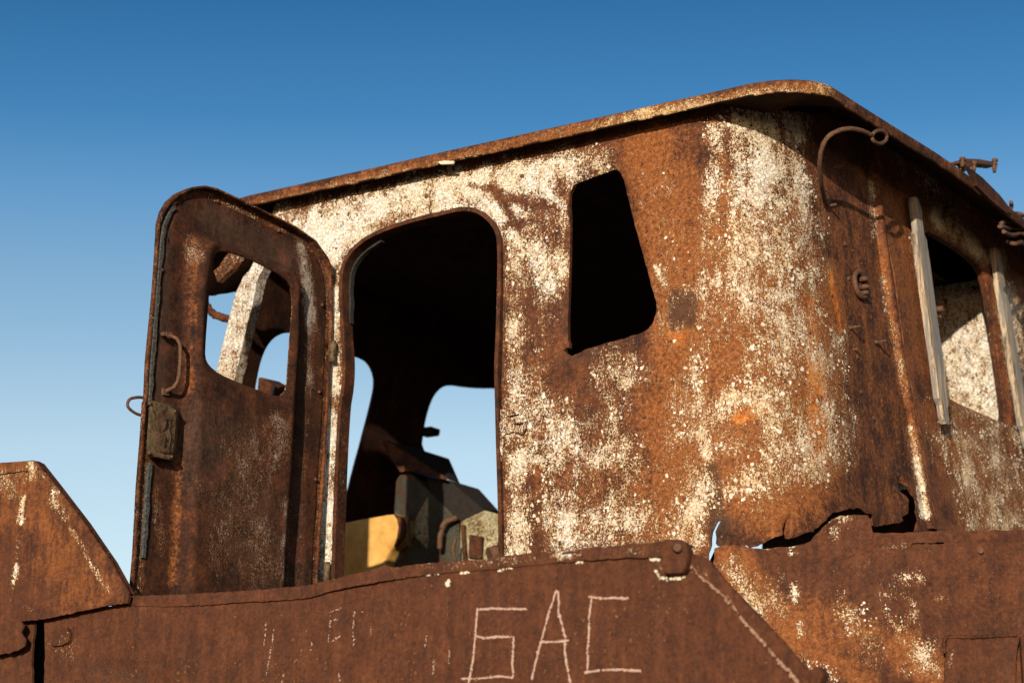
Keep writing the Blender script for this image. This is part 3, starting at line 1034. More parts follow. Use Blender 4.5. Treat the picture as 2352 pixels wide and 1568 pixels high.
ob = mesh_obj('roof', V, Fc, M_ROOF, cab, [True] * (len(Fc) - 2) + [False] * 2, blobs(sight(V), ROOF_WEAR))
fix_normals(ob)
ob.data.materials.append(M_CEIL)  # soffit faces get the darker rust, shade put into the colour
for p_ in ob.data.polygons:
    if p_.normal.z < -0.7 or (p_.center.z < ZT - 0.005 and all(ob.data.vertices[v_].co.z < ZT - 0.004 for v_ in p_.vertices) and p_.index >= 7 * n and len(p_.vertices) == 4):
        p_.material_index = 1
roof = ob
# a lifted patch of sheet on the roof edge
cp = [hit(x, y, (0, 1, 0), (0, -0.03, 0)) for x, y in [(800, 411), (815, 405), (845, 398), (852, 400), (830, 410)]]
solid('lifted_flap', cp, (0, 0.12, -0.004), M_LIP, roof)
cp = [hit(x, y, (0, 1, 0), (0, YN - 0.004, 0)) for x, y in [(1005, 372), (1020, 369), (1043, 370), (1040, 376), (1012, 377)]]
solid('peeled_flap', cp, (0, 0.006, -0.002), M_CREAM, roof)

# ceiling inside, bowed ribs
cv = []
xs = np.linspace(-1.36, 0.82, 34)
ys = np.linspace(0.03, YW - 0.03, 34)
for x in xs:
    for y in ys:
        cv.append((x, y, 3.955 + 0.012 * mnoise.noise(Vector((x * 3, y * 3, 0))) + 0.01 * math.sin(y * 14)))
cf = [(i * 34 + j, i * 34 + j + 1, (i + 1) * 34 + j + 1, (i + 1) * 34 + j) for i in range(33) for j in range(33)]
ob = mesh_obj('ceiling', cv, cf, M_CEIL, cab, [True] * len(cf))

# ------------------------------------------------------------------ far side and windscreen


def far_side(st, off):
    st = np.asarray(st, float)
    return np.stack([st[:, 0], YW - np.asarray(off, float), st[:, 1]], -1)


FAR_HOLE = [tuple(hit(x, y, (0, 1, 0), (0, YW, 0))[[0, 2]]) for x, y in [(1615, 1175), (1615, 1320), (1665, 1300), (1750, 1268), (1750, 1246), (1676, 1238), (1670, 1175)]]


def far_wear(px, P):
    w = np.zeros((len(P), 4))
    w[:, 3] = 1
    w[:, 0] = 0.78
    return w


xr_low = 1.12
far_ring = [(-2.05, 2.1), (xr_low, 2.1), (xr_low - 0.1, 3.99), (-1.42, 3.99)]
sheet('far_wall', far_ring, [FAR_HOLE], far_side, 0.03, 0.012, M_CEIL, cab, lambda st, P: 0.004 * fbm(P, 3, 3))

def partition(st, off):
    st = np.asarray(st, float)
    return np.stack([st[:, 0], 2.30 - np.asarray(off, float), st[:, 1]], -1)


sheet('added_partition', [(0.50, 3.08), (1.09, 3.08), (1.03, 3.95), (0.50, 3.95)], [], partition, 0.03, 0.012, M_INNER, cab, lambda st, P: 0.004 * fbm(P, 3, 3), far_wear)  # added white partition, stands in for the sunlit far wall

# windscreen wall: leans back with the white front pillar
FN = np.array([-1.0, 0, 0.40]); FN /= np.linalg.norm(FN)
FP = np.array([-1.47, 0, 3.79])
FT = np.array([0.40, 0, 1.0]); FT /= np.linalg.norm(FT)


def front_surf(st, off):
    st = np.asarray(st, float)
    return FP + np.outer(st[:, 0], (0, 1, 0)) + np.outer(st[:, 1], FT) + np.outer(np.asarray(off, float), -FN)


def on_front(pts):
    out = []
    for x, y in pts:
        g = hit(x, y, FN, FP) - FP
        out.append((g[1], g @ FT))
    return np.array(out)


SCR1 = [(591, 866), (600, 827), (612, 797), (627, 777), (642, 768), (655, 764), (700, 764), (750, 790), (799, 814), (837, 827), (851, 842), (860, 864), (862, 888), (858, 912), (848, 952),
        (830, 1015), (813, 1082), (802, 1127), (784, 1177), (740, 1210), (680, 1210), (620, 1150), (585, 1000), (583, 920)]
SCR2 = [(985, 938), (996, 908), (1012, 889), (1030, 884), (1062, 889), (1100, 892), (1136, 892), (1190, 895), (1215, 930), (1215, 1060), (1200, 1180), (1130, 1195), (1040, 1150), (968, 1033), (975, 980)]
zlow = (2.15 - 3.79) / FT[2]
front_ring = [(0.36, zlow), (YW, zlow), (YW, 0.20), (0.36, 0.20)]
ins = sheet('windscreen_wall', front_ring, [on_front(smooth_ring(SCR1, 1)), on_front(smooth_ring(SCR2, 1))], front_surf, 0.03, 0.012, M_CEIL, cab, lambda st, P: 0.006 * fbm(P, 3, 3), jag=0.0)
# little stub on the middle post
st = on_front([(975, 990)])[0]
p0 = front_surf(st[None], np.array([0.0]))[0]
hull_solid('post_lug', [p0 + np.array(d) for d in [(-0.02, -0.02, -0.02), (-0.02, 0.05, -0.02), (-0.02, 0.06, 0.015), (-0.02, -0.02, 0.015), (0.05, -0.02, -0.02), (0.05, 0.05, -0.02), (0.05, 0.06, 0.015), (0.05, -0.02, 0.015)]], M_BLACK, cab, bevel=0.006)

# white front pillar, a boxed post just proud of the side wall's front edge
PIL_L = [(589, 588), (575, 618), (559, 635), (542, 672), (532, 709), (522, 748), (510, 797), (496, 858), (480, 930), (455, 1040)]
PIL_R = [(632, 592), (606, 614), (594, 635), (586, 669), (579, 704), (569, 743), (559, 785), (549, 829), (537, 876), (518, 950), (494, 1060)]
pr = [hit(x, y, (0, 1, 0), (0, -0.012, 0)) for x, y in PIL_L] + [hit(x, y, (0, 1, 0), (0, -0.012, 0)) for x, y in PIL_R[::-1]]
solid('front_pillar', pr, (0.0, 0.05, 0), M_PILLAR, cab, label='pale front pillar, chalky white seen through the door window')

# drooping visor along the front of the roof
vis = []


def visor(st, off):
    st = np.asarray(st, float)
    a = np.array([-1.27, 0, 3.985]); d = np.array([-0.78, 0, -0.50]); d /= np.linalg.norm(d); nn = np.array([0.50, 0, -0.78])
    nn /= np.linalg.norm(nn)
    return a + np.outer(st[:, 0], (0, 1, 0)) + np.outer(st[:, 1], d) + np.outer(np.asarray(off, float), nn)


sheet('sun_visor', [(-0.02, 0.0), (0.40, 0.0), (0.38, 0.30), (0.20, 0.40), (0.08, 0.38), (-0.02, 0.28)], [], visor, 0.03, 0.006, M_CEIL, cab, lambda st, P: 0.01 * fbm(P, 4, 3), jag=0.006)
sp = [hit(x, y, (0, 1, 0), (0, 0.25, 0)) for x, y in [(462, 640), (470, 690), (485, 716), (502, 726), (520, 731), (548, 735), (580, 740)]]
tube('torn_strap', curve3(sp, 6), 0.016, M_RUST, cab, 8, wob=0.4)
bp = [hit(x, y, (0, 1, 0), (0, -0.03, 0)) for x, y in [(491, 622), (500, 648), (506, 642), (532, 618), (551, 590), (545, 580), (527, 578), (512, 597), (503, 612)]]
solid('visor_bracket', bp, (0.01, 0.02, 0.0), rust_paint('bracket paint', paint=0.42, tone=0.9), cab)
ms = [hit(x, y, (0, 1, 0), (0, 0.55, 0)) for x, y in [(594, 868), (598, 866), (622, 880), (629, 890), (629, 902), (622, 912), (590, 912)]]
solid('dash_plate', ms, (0.02, 0.1, 0), M_RUST, cab)
kp = [hit(x, y, (0, 1, 0), (0, 0.55, 0)) for x, y in [(628, 888), (632, 902), (633, 916)]]
tube('dash_knob', curve3(kp, 4), 0.012, M_BLACK, cab, 8)

# floor of the cab
solid('cab_floor', [(-2.0, 0.02, 2.2), (0.80, 0.02, 2.2), (0.80, YW - 0.02, 2.2), (-2.0, YW - 0.02, 2.2)], (0, 0, -0.06), M_BLACK, cab)

# ------------------------------------------------------------------ the open door
PHI = math.radians(6.0)
DD = np.array([-math.sin(PHI), -math.cos(PHI), 0])        # from the hinge to the free edge
DN = np.array([math.cos(PHI), -math.sin(PHI), 0])         # the inner face looks this way
HP = hit(765, 800, (0, 1, 0), (0, 0, 0)).copy(); HP[1] = -0.012; HP[2] = 0


def door_surf(st, off):
    st = np.asarray(st, float)
    return HP + np.outer(st[:, 0], DD) + np.outer(st[:, 1], ZZ) + np.outer(np.asarray(off, float), DN)


def on_door(pts, off=0.0):
    out = []
    for x, y in pts:
        g = hit(x, y, DN, HP + DN * off) - HP
        out.append((g @ DD, g[2]))
    return np.array(out)


D_OUT = [(296, 1400), (299, 1340), (305, 1271), (313, 1118), (322, 1006), (327, 925), (330, 919), (334, 828), (349, 675), (355, 590), (359, 515), (366, 488), (380, 464), (400, 446), (427, 434), (454, 431), (482, 437), (563, 474), (665, 525),
         (709, 556), (738, 596), (752, 630), (759, 665), (760, 726), (756, 828), (751, 919), (743, 1050), (734, 1186), (724, 1340), (720, 1400)]
D_IN = [(322, 1400), (328, 1300), (336, 1200), (343, 1100), (348, 1010), (351, 930), (357, 830), (366, 700), (373, 620), (383, 540), (393, 500), (408, 473), (430, 457), (458, 454), (500, 466), (600, 513), (680, 550), (722, 588), (738, 628), (745, 680), (744, 760), (738, 900), (728, 1060), (717, 1230), (708, 1400)]
D_PLAT = [(402, 1420), (408, 1280), (416, 1130), (425, 960), (426, 860), (428, 740), (431, 640), (438, 575), (448, 545), (470, 533), (500, 540), (580, 573), (655, 602), (680, 622), (694, 660), (692, 760), (686, 860), (680, 950), (672, 1100), (660, 1260), (652, 1420)]
D_WIN = [(495, 580), (508, 576), (549, 586), (604, 610), (648, 636), (662, 651), (670, 675), (672, 709), (667, 760), (662, 828), (658, 889), (648, 906), (634, 911), (607, 902), (546, 879), (502, 860), (478, 840), (469, 821), (470, 787), (475, 719), (481, 651), (488, 597)]
dst_out, dst_in, dst_plat, dst_win = [on_door(r) for r in (D_OUT, D_IN, D_PLAT, D_WIN)]
for r in (dst_out, dst_in):
    lo = r[:, 1] < 2.30
    r[lo, 1] = np.minimum(r[lo, 1], 2.26)
dst_win_s = smooth_ring(on_door(D_WIN, 0.040), 1)
dst_plat = on_door(D_PLAT, 0.028)
skin_win = smooth_ring(dst_win, 1)

DOOR_WEAR_SHADING = [('p', 560, 1040, 590, 1330, 70, 0.32), ('p', 640, 970, 650, 1060, 30, 0.40), ('p', 480, 1120, 500, 1300, 30, 0.22), ('p', 360, 1130, 370, 1260, 16, 0.35), ('p', 660, 1150, 655, 1330, 12, 0.4), ('o', 442, 560, 436, 900, 16, 0.42), ('o', 410, 1050, 398, 1340, 13, 0.55), ('d', 706, 700, 672, 1340, 11, 0.9), ('d', 380, 500, 360, 900, 26, 0.75), ('d', 480, 500, 680, 600, 40, 0.7), ('d', 480, 1000, 640, 1340, 130, 0.55),  # wear, with shade painted on the right bevel and sunlight on the left
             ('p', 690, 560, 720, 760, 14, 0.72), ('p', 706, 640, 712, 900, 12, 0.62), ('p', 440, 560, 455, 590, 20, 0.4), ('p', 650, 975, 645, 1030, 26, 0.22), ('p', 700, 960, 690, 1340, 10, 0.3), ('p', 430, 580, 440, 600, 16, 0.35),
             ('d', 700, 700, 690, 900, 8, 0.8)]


def door_wear_shading(px, P):
    return blobs(px, DOOR_WEAR_SHADING)


def edge_wear(px, P):
    w = np.zeros((len(P), 4)); w[:, 3] = 1
    w[:, 0] = 0.12; w[:, 1] = 0.30
    return w


def door_relief(st, P):
    d = seg_dist(st, dst_plat)
    ins = inside(st, dst_plat)
    sd_ = np.where(ins, d, -d)
    k = np.clip((sd_ + 0.005) / 0.055, 0, 1)
    k = k * k * (3 - 2 * k)
    h = 0.058 * k
    # inside the pillow the pressing falls back to the glass rebate
    dw = seg_dist(st, dst_win_s)
    h = h - 0.018 * np.exp(-(dw / 0.022) ** 2)
    h += 0.003 * fbm(P, 4.0, 3)
    return h


door = sheet('door', dst_out, [skin_win], lambda st, off: door_surf(st, off), 0.03, 0.004, rust_paint('door skin', paint=0.3, tone=0.8), cab, jag=0.0)
door['label'] = 'open cab door with a window hole, inner face showing'
inner = sheet('inner_panel', resample(dst_in, 0.02), [dst_win_s], lambda st, off: door_surf(st, np.asarray(off) + 0.006), 0.014, 0.003, M_DOOR, door, door_relief, door_wear_shading, jag=0.002)
ro = resample(dst_out, 0.015)
ar = 0.5 * np.sum(ro[:, 0] * np.roll(ro[:, 1], -1) - np.roll(ro[:, 0], -1) * ro[:, 1])
rim_strip('edge_flange', ro, door_surf, -0.004, 0.012 + 0.026 * np.clip((ro[:, 1] - 3.62) / 0.08, 0, 1) * np.clip(0.95 - ro[:, 0], 0, 0.2) / 0.2, 0.007 if ar > 0 else -0.007, rust_paint('flange rust', attr=True, tone=0.75, flake=120), door, True, edge_wear, jitter=0.2)
# crumbling rubber seal inside the free edge
for seg in ([(341, 930), (346, 840), (354, 740), (361, 650), (367, 570), (374, 520), (386, 488), (398, 472)], [(326, 1280), (333, 1190), (338, 1100), (342, 1062)]):
    s2 = resample(smooth_ring(on_door(seg, 0.012), 2, closed=False), 0.012, False)
    rim_strip('weatherstrip', s2, door_surf, 0.001, 0.016, 0.014, M_RUBBER, door, False, jitter=0.6)
# grab handle
gh = [(384, 772, 0.004), (394, 772, 0.030), (408, 780, 0.052), (414, 800, 0.058), (413, 840, 0.060), (409, 872, 0.056), (400, 888, 0.044), (384, 897, 0.02), (376, 901, 0.004)]
hp = []
for x, y, o_ in gh:
    q = on_door([(x, y)], o_)[0]
    hp.append(door_surf(q[None], np.array([o_]))[0])
tube('grab_handle', curve3(hp, 6), 0.0068, M_STEEL, door, 10, wob=0.3)
for x, y in ((384, 772), (376, 901)):
    q = on_door([(x - 8, y - 9), (x + 7, y - 7), (x + 6, y + 9), (x - 8, y + 7)])
    solid('mount_plate', [door_surf(np.array([p_]), np.array([0.016]))[0] for p_ in q], DN * -0.012, M_STEEL, door, bevel=0.002)
# lock case with a rotted cover
def door_pt(x, y, o_):
    q = on_door([(x, y)], o_)[0]
    return door_surf(q[None], np.array([o_]))[0]


LB = [(347, 920), (395, 932), (406, 946), (400, 1030), (392, 1056), (340, 1046), (338, 1018), (343, 950)]
case = [door_pt(x, y, 0.055) for x, y in LB] + [door_pt(x + (6 if x > 370 else -2), y + (4 if y > 980 else -2), 0.008) for x, y in LB]
lock = hull_solid('lock_case', case, M_LOCK, door, bevel=0.008)
q = on_door(np.array([(362, 938), (378, 942), (394, 952), (396, 980), (391, 1030), (385, 1040), (366, 1036), (358, 1000), (364, 968)], float), 0.06)
sheet('lock_cover', q, [on_door([(380, 962), (389, 968), (391, 1000), (388, 1026), (376, 1030), (379, 1006), (374, 990)], 0.06)], lambda st, off: door_surf(st, np.asarray(off) + 0.062), 0.012, 0.004,
      plain('rotted cover', (0.025, 0.014, 0.009), (0.11, 0.055, 0.028), 120, 0.8, 0.9), door, lambda st, P: 0.012 * fbm(P, 30, 3), jag=0.006, hjag=0.004)
for x, y in ((344, 926), (402, 944), (394, 1048), (343, 1040)):
    a, b = door_pt(x, y, 0.052), door_pt(x, y, 0.064)
    tube('screw', [a, a + (b - a) * 0.6, b], 0.0060, M_STEEL, door, 8, taper=[1.0, 1.0, 0.6])
for x, y in ((362, 700), (372, 620), (740, 700), (733, 900), (725, 1100), (500, 462), (640, 530)):
    a, b = door_pt(x, y, 0.004), door_pt(x, y, 0.016)
    tube('rivet', [a, a + (b - a) * 0.6, b], 0.0065, M_STEEL, door, 8, taper=[1.1, 1.0, 0.6])
# wire loop of the outside handle
lp = [door_pt(x, y, -0.012) for x, y in [(334, 914), (318, 912), (299, 916), (293, 928), (297, 938), (310, 948), (322, 953)]]
tube('outer_handle', curve3(lp, 6), 0.0055, M_STEEL, door, 8)
# spare stud near the handle
tube('stud', [door_pt(372, 768, 0.0), door_pt(374, 767, 0.035), door_pt(380, 768, 0.04)], 0.008, M_STEEL, door, 8)
# hinges
for hx, hy0, hy1 in ((766, 782, 832), (752, 1290, 1335)):
    a = hit(hx, hy0, (0, 1, 0), (0, -0.03, 0)); b = hit(hx - 3, hy1, (0, 1, 0), (0, -0.03, 0))
    pts = [a + (b - a) * t for t in (0, 0.08, 0.1, 0.5, 0.54, 0.9, 0.92, 1.0)]
    h_ = tube('hinge', pts, 0.013, M_LOCK, cab, 12, taper=[0.8, 0.85, 1.0, 1.0, 0.9, 1.0, 0.85, 0.8])

# striker plate on the doorway's rear edge
sp_ = [(1152, 942), (1200, 940), (1210, 952), (1212, 985), (1204, 998), (1182, 990), (1160, 1000), (1156, 1060), (1150, 1060)]
sheet('striker_plate', on_shell(sp_), [on_shell([(1168, 958), (1196, 951), (1198, 955), (1180, 961)]), on_shell([(1183, 974), (1206, 972), (1206, 978), (1184, 980)])], lambda st, off: shell(st, np.asarray(off) + 0.012), 0.01, 0.008, rust_paint('striker paint', paint=0.5, tone=0.7, orange=0.3), cab,
      lambda st, P: 0.006 * fbm(P, 18, 3), jag=0.003)

# ------------------------------------------------------------------ fittings on the rear corner


def shp(x, y, off):
    q = on_shell([(x, y)], off)[0]
    return shell(q[None], np.array([off]))[0]


def bkp(x, y, off):
    return hit(x, y, (1, 0, LEAN), (1.15 + off, 0, 2.5))


hk = [(1896, 462, 0.004), (1890, 440, 0.04), (1886, 420, 0.065), (1883, 376, 0.105), (1888, 340, 0.135), (1903, 314, 0.165), (1928, 300, 0.195), (1957, 296, 0.22), (1983, 302, 0.235), (2001, 311, 0.24)]
hook = tube('hook_pipe', curve3([bkp(*p) for p in hk], 6), 0.0085, M_STEEL, cab, 12, wob=0.25)
rc = [bkp(2020 + 17 * math.cos(a), 315 + 15 * math.sin(a), 0.24) for a in np.linspace(0.35 - math.pi, 2 * math.pi - 0.05 - math.pi, 22)]
tube('ring', rc, 0.0068, M_STEEL, hook, 10, wob=0.3)
for x, y, L, dx in ((1950, 753, 0.045, 0), (2010, 786, 0.045, 0), (1916, 385, 0.035, 0), (1901, 473, 0.035, 0), (1961, 803, 0.02, 0)):
    q = on_shell([(x, y)])[0]
    a = shell(q[None], np.array([-0.004]))[0]; b = shell(q[None], np.array([L]))[0]
    tube('stud', [a, a + (b - a) * 0.25, a + (b - a) * 0.26, b], 0.0055, M_STEEL, cab, 8, taper=[1.5, 1.5, 0.9, 0.85])
q = on_shell([(1892, 455), (1903, 457), (1905, 470), (1893, 469)])
solid('foot_plate', [shell(np.array([p_]), np.array([0.006]))[0] for p_ in q], (-0.012, 0, 0), M_STEEL, hook, bevel=0.002)
for x, y in ((1940, 560), (1948, 640), (1976, 900), (1968, 820), (2006, 960), (1915, 250), (1700, 262), (1560, 318), (1420, 352), (1200, 405), (980, 452)):
    q = on_shell([(x, y)])[0]
    a = shell(q[None], np.array([-0.002]))[0]; b = shell(q[None], np.array([0.007]))[0]
    tube('rivet', [a, a + (b - a) * 0.7, b], 0.0085, M_STEEL, cab, 8, taper=[1.1, 1.0, 0.6])
# round socket flange with a clip
sk = []
sc_ = on_shell([(1971, 655)])[0]
for a in np.linspace(0, 2 * math.pi, 26)[:-1]:
    q = sc_ + np.array([0.050 * math.cos(a), 0.048 * math.sin(a)])
    sk.append(shell(q[None], np.array([0.010]))[0])
sock = tube('socket_flange', sk, 0.010, M_STEEL, cab, 8, closed=True, wob=0.4)
for dx, dz in ((0.012, 0.024), (0.018, -0.004), (0.012, -0.028)):
    q = sc_ + np.array([dx, dz])
    pts = [shell((q + np.array([0.0, 0.0]))[None], np.array([o_]))[0] for o_ in (0.0, 0.02, 0.034)]
    tube('clip', pts, 0.0105, M_STEEL, sock, 8, taper=[1, 1, 0.6], wob=0.5)
# bolt heads above the rear window
for x, y, L in ((2170, 482, 0.05), (2150, 711, 0.03)):
    q = on_shell([(x, y)])[0]
    a = shell(q[None], np.array([-0.004]))[0]; b = shell(q[None], np.array([L]))[0]
    tube('stud', [a, b], 0.012, M_STEEL, cab, 10, taper=[1.2, 0.9])

# bracket and bent rods on the rear roof edge
def rp(x, y, xx=XB):
    return hit(x, y, (1, 0, 0), (xx, 0, 0))


br = [rp(2210, 400), rp(2228, 386), rp(2245, 376), rp(2252, 368), rp(2208, 368), rp(2216, 384)]
bk = solid('roof_bracket', br, (-0.03, 0.01, 0), M_STEEL, cab, bevel=0.004)
bar = [rp(2206, 367), rp(2222, 364), rp(2250, 365), rp(2280, 371), rp(2294, 376), rp(2290, 381), rp(2262, 378), rp(2236, 375), rp(2208, 374)]
solid('bracket_arm', bar, (-0.05, 0.01, 0), M_STEEL, bk, bevel=0.003)
for x, y0, y1 in ((2211, 363, 384), (2285, 366, 396), (2238, 372, 393)):
    tube('bolt', [rp(x, y0, XB + 0.01), rp(x, y0 + 5, XB + 0.01), rp(x, y0 + 6, XB + 0.01), rp(x - 1, (y0 + y1) / 2, XB + 0.01), rp(x - 1, (y0 + y1) / 2 + 1, XB + 0.01), rp(x - 1, y1, XB + 0.01)], 0.009, M_STEEL, bk, 8, taper=[1.4, 1.4, 0.8, 0.8, 1.2, 0.7])
for pth in ([(2302, 488), (2312, 487), (2320, 482), (2323, 474), (2322, 464)], [(2310, 490), (2330, 490), (2345, 492), (2360, 500)], [(2300, 512), (2316, 508), (2334, 505), (2352, 511)],
            [(2296, 520), (2320, 524), (2345, 522), (2366, 530)], [(2305, 532), (2325, 540), (2346, 536), (2360, 542)], [(2312, 556), (2330, 560), (2350, 558), (2362, 580)]):
    tube('bent_rod', curve3([rp(x, y, XB + random.uniform(-0.06, 0.02)) for x, y in pth], 5), 0.0085, M_STEEL, cab, 8, wob=0.4)
# torn piece of the roof edge near the bracket
tp = [rp(2216, 384), rp(2250, 410), rp(2290, 450), rp(2318, 486), rp(2306, 492), rp(2270, 462), rp(2236, 428)]
solid('torn_gutter', tp, (0.012, 0, 0.002), M_RUST, cab)

# wooden slats over the rear window: things of their own


def slat(label, px, off, width, mat=M_WOOD):
    pts = [shp(x, y, off) for x, y in px]
    base = pts[-1]
    e = thing('wooden_slat', label, 'wooden slat', base, 'wooden slats on the rear window')
    a, b = pts[0], pts[-1]
    n_ = 40
    V = []
    for i in range(n_):
        t = i / (n_ - 1)
        c = a + (b - a) * t
        c = c + np.array([0.003 * mnoise.noise(Vector((t * 5, 1, off * 30))), 0.004 * mnoise.noise(Vector((t * 7, 7, off * 30))), 0])
        w = width
        if t < 0.17:
            w = width * 0.66
        if t < 0.03:
            w = width * (0.35 + t * 10)
        if t > 0.90:
            w = width * 0.58
        if t > 0.97:
            w = width * (0.58 - (t - 0.97) * 8)
        j = 0.0016 * mnoise.noise(Vector((t * 40, 3, 3)))
        for dy, dx in ((-0.5 * w + j, -0.012), (0.5 * w + j, -0.012), (0.5 * w + j - 0.003, 0.012), (-0.5 * w + j + 0.002, 0.012)):
            V.append(c + np.array([dx, dy, 0]))
    Fc = []
    for i in range(n_ - 1):
        for k in range(4):
            Fc.append((i * 4 + k, i * 4 + (k + 1) % 4, (i + 1) * 4 + (k + 1) % 4, (i + 1) * 4 + k))
    Fc += [(0, 1, 2, 3), (n_ * 4 - 1, n_ * 4 - 2, n_ * 4 - 3, n_ * 4 - 4)]
    ob = mesh_obj('board', np.array(V) - base, Fc, mat, e)
    fix_normals(ob)
    for t in (0.52, 0.93):
        c = a + (b - a) * t - base + np.array([0.012, width * 0.42, 0])
        tube('nail', [c, c + np.array([0.010, 0.004, 0]), c + np.array([0.011, 0.004, 0]), c + np.array([0.016, 0.006, 0])], 0.006, M_STEEL, e, 8, taper=[0.6, 0.6, 1.3, 1.2])
    return e


slat('nearer grey weathered wooden slat along the left edge of the rear window', [(2099, 455), (2170, 975)], 0.035, 0.098)
slat('farther wooden slat right of the rear window, cut by the edge of the picture', [(2284, 572), (2360, 1030)], 0.035, 0.092)

# ------------------------------------------------------------------ inside the cab: control console and yellow seat
YC = 1.32


def ic(x, y, v):
    return hit(x, y, (0, 1, 0), (0, v, 0))


con_at = ic(1040, 1290, YC).copy(); con_at[2] = 2.2
con = thing('control_console', 'dark green sloping control console seen through the open doorway', 'console', con_at)
B_ = con_at
# main casing: front face and sloping hood running back
face = [(909, 1105), (918, 1090), (946, 1088), (981, 1140), (1055, 1195), (1058, 1300), (925, 1320), (905, 1170)]
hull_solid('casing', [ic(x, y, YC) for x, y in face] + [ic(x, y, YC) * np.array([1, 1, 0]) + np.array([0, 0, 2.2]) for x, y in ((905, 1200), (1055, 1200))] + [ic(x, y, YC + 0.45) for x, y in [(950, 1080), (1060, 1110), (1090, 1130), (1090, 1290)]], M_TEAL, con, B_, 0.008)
hood = [ic(880, 1012, YC - 0.04), ic(905, 1083, YC - 0.06), ic(950, 1080, YC - 0.06), ic(1030, 1100, YC - 0.06)]
solid('hood_plate', [ic(878, 1015, YC + 0.02), ic(883, 1010, YC + 0.04), ic(905, 1023, YC + 0.02), ic(1018, 1097, YC - 0.02), ic(1024, 1101, YC - 0.03), ic(990, 1094, YC - 0.03), ic(955, 1081, YC - 0.03), ic(919, 1083, YC - 0.03), ic(900, 1057, YC)], (0.005, 0.012, 0.004), M_RUST, con, B_)
hull_solid('upper_hood', [ic(884, 1011, YC + 0.05), ic(969, 1033, YC + 0.3), ic(1032, 1053, YC + 0.3), ic(1027, 1064, YC + 0.3), ic(1057, 1110, YC + 0.2), ic(1030, 1101, YC + 0.01), ic(905, 1024, YC + 0.04), ic(960, 1070, YC + 0.3)], M_BLACK, con, B_, 0.004)
hull_solid('long_hood', [ic(1032, 1102, YC + 0.02), ic(981, 1096, YC + 0.02), ic(1100, 1122, YC + 0.3), ic(1145, 1172, YC + 0.3), ic(1112, 1170, YC + 0.05), ic(1057, 1196, YC + 0.0), ic(990, 1140, YC + 0.005), ic(1150, 1230, YC + 0.35)], M_BLACK, con, B_, 0.004)
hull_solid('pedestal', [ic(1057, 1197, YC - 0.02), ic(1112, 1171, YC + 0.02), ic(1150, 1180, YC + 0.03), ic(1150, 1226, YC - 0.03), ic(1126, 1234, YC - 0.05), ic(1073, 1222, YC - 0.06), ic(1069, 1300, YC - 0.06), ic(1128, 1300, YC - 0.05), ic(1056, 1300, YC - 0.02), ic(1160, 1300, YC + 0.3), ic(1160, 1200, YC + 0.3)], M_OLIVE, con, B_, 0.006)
tube('pipe_stub', [ic(1124, 1275, YC - 0.10), ic(1150, 1268, YC - 0.06)], 0.035, M_STEEL, con, 12, base=B_)
tube('pipe', curve3([ic(1010, 1260, YC - 0.05), ic(1012, 1225, YC - 0.06), ic(1022, 1200, YC - 0.05), ic(1050, 1188, YC - 0.03)], 6), 0.012, M_STEEL, con, 10, base=B_)
tube('lever', curve3([ic(944, 1260, YC - 0.10), ic(938, 1215, YC - 0.10), ic(941, 1180, YC - 0.09)], 6), 0.008, M_STEEL, con, 8, base=B_)
tube('lever', curve3([ic(1046, 1290, YC - 0.14), ic(1041, 1262, YC - 0.14), ic(1047, 1236, YC - 0.13)], 6), 0.007, M_STEEL, con, 8, base=B_)
solid('cover_plate', [ic(1078, 1226, YC - 0.075), ic(1108, 1232, YC - 0.07), ic(1106, 1282, YC - 0.07), ic(1076, 1280, YC - 0.075)], (0, 0.01, 0), M_LIP, con, B_)
tube('rim_pipe', [ic(1064, 1206, YC - 0.06), ic(1070, 1300, YC - 0.075)], 0.010, M_RUST, con, 8, base=B_)
solid('sun_patch', [ic(940, 1215, YC - 0.012), ic(970, 1162, YC - 0.012), ic(982, 1140, YC - 0.012), ic(982, 1260, YC - 0.012), ic(960, 1238, YC - 0.012)], (0, 0.012, 0), M_OLIVE, con, B_)  # patch of sunlight on the casing, built as a paler olive plate

seat_at = ic(850, 1290, YC - 0.06).copy(); seat_at[2] = 2.2
seat = thing('yellow_seat', 'ochre yellow rounded seat box half lit inside the doorway', 'seat', seat_at)
ys = YC - 0.06
prof_px = [(740, 1204), (777, 1200), (830, 1191), (886, 1181), (905, 1179), (918, 1182), (928, 1194), (932, 1212), (926, 1234), (912, 1250), (896, 1262), (886, 1282), (880, 1330), (740, 1340)]
solid('seat_back', [ic(x, y, ys) for x, y in prof_px], (0.02, 0.22, 0.0), M_YELLOW, seat, seat_at, 0.015)
solid('end_cap', [ic(x, y, ys - 0.006) for x, y in [(903, 1180), (918, 1183), (928, 1194), (932, 1212), (926, 1234), (912, 1250), (904, 1255), (912, 1232), (915, 1210), (912, 1192)]], (0, 0.012, 0), M_RUST, seat, seat_at)
solid('seat_base', [(a_[0], ys + 0.02, z_) for a_, z_ in ((ic(740, 1340, ys), 2.2), (ic(740, 1340, ys), 2.5), (ic(880, 1340, ys), 2.5), (ic(880, 1340, ys), 2.2))], (0, 0.3, 0), M_BLACK, seat, seat_at)

# ------------------------------------------------------------------ foreground mudguard plate
YF = -1.06
fen_at = (0.0, YF, 0.0)
fen = thing('mudguard', 'long brown rusted steel mudguard plate in front of the cab, scratched with three letters', 'mudguard', fen_at)


def fen_surf(st, off):
    st = np.asarray(st, float)
    return np.stack([st[:, 0], YF - np.asarray(off, float), st[:, 1]], -1)


def on_fen(pts, off=0.0):
    return np.array([hit(x, y, (0, 1, 0), (0, YF - off, 0))[[0, 2]] for x, y in pts])


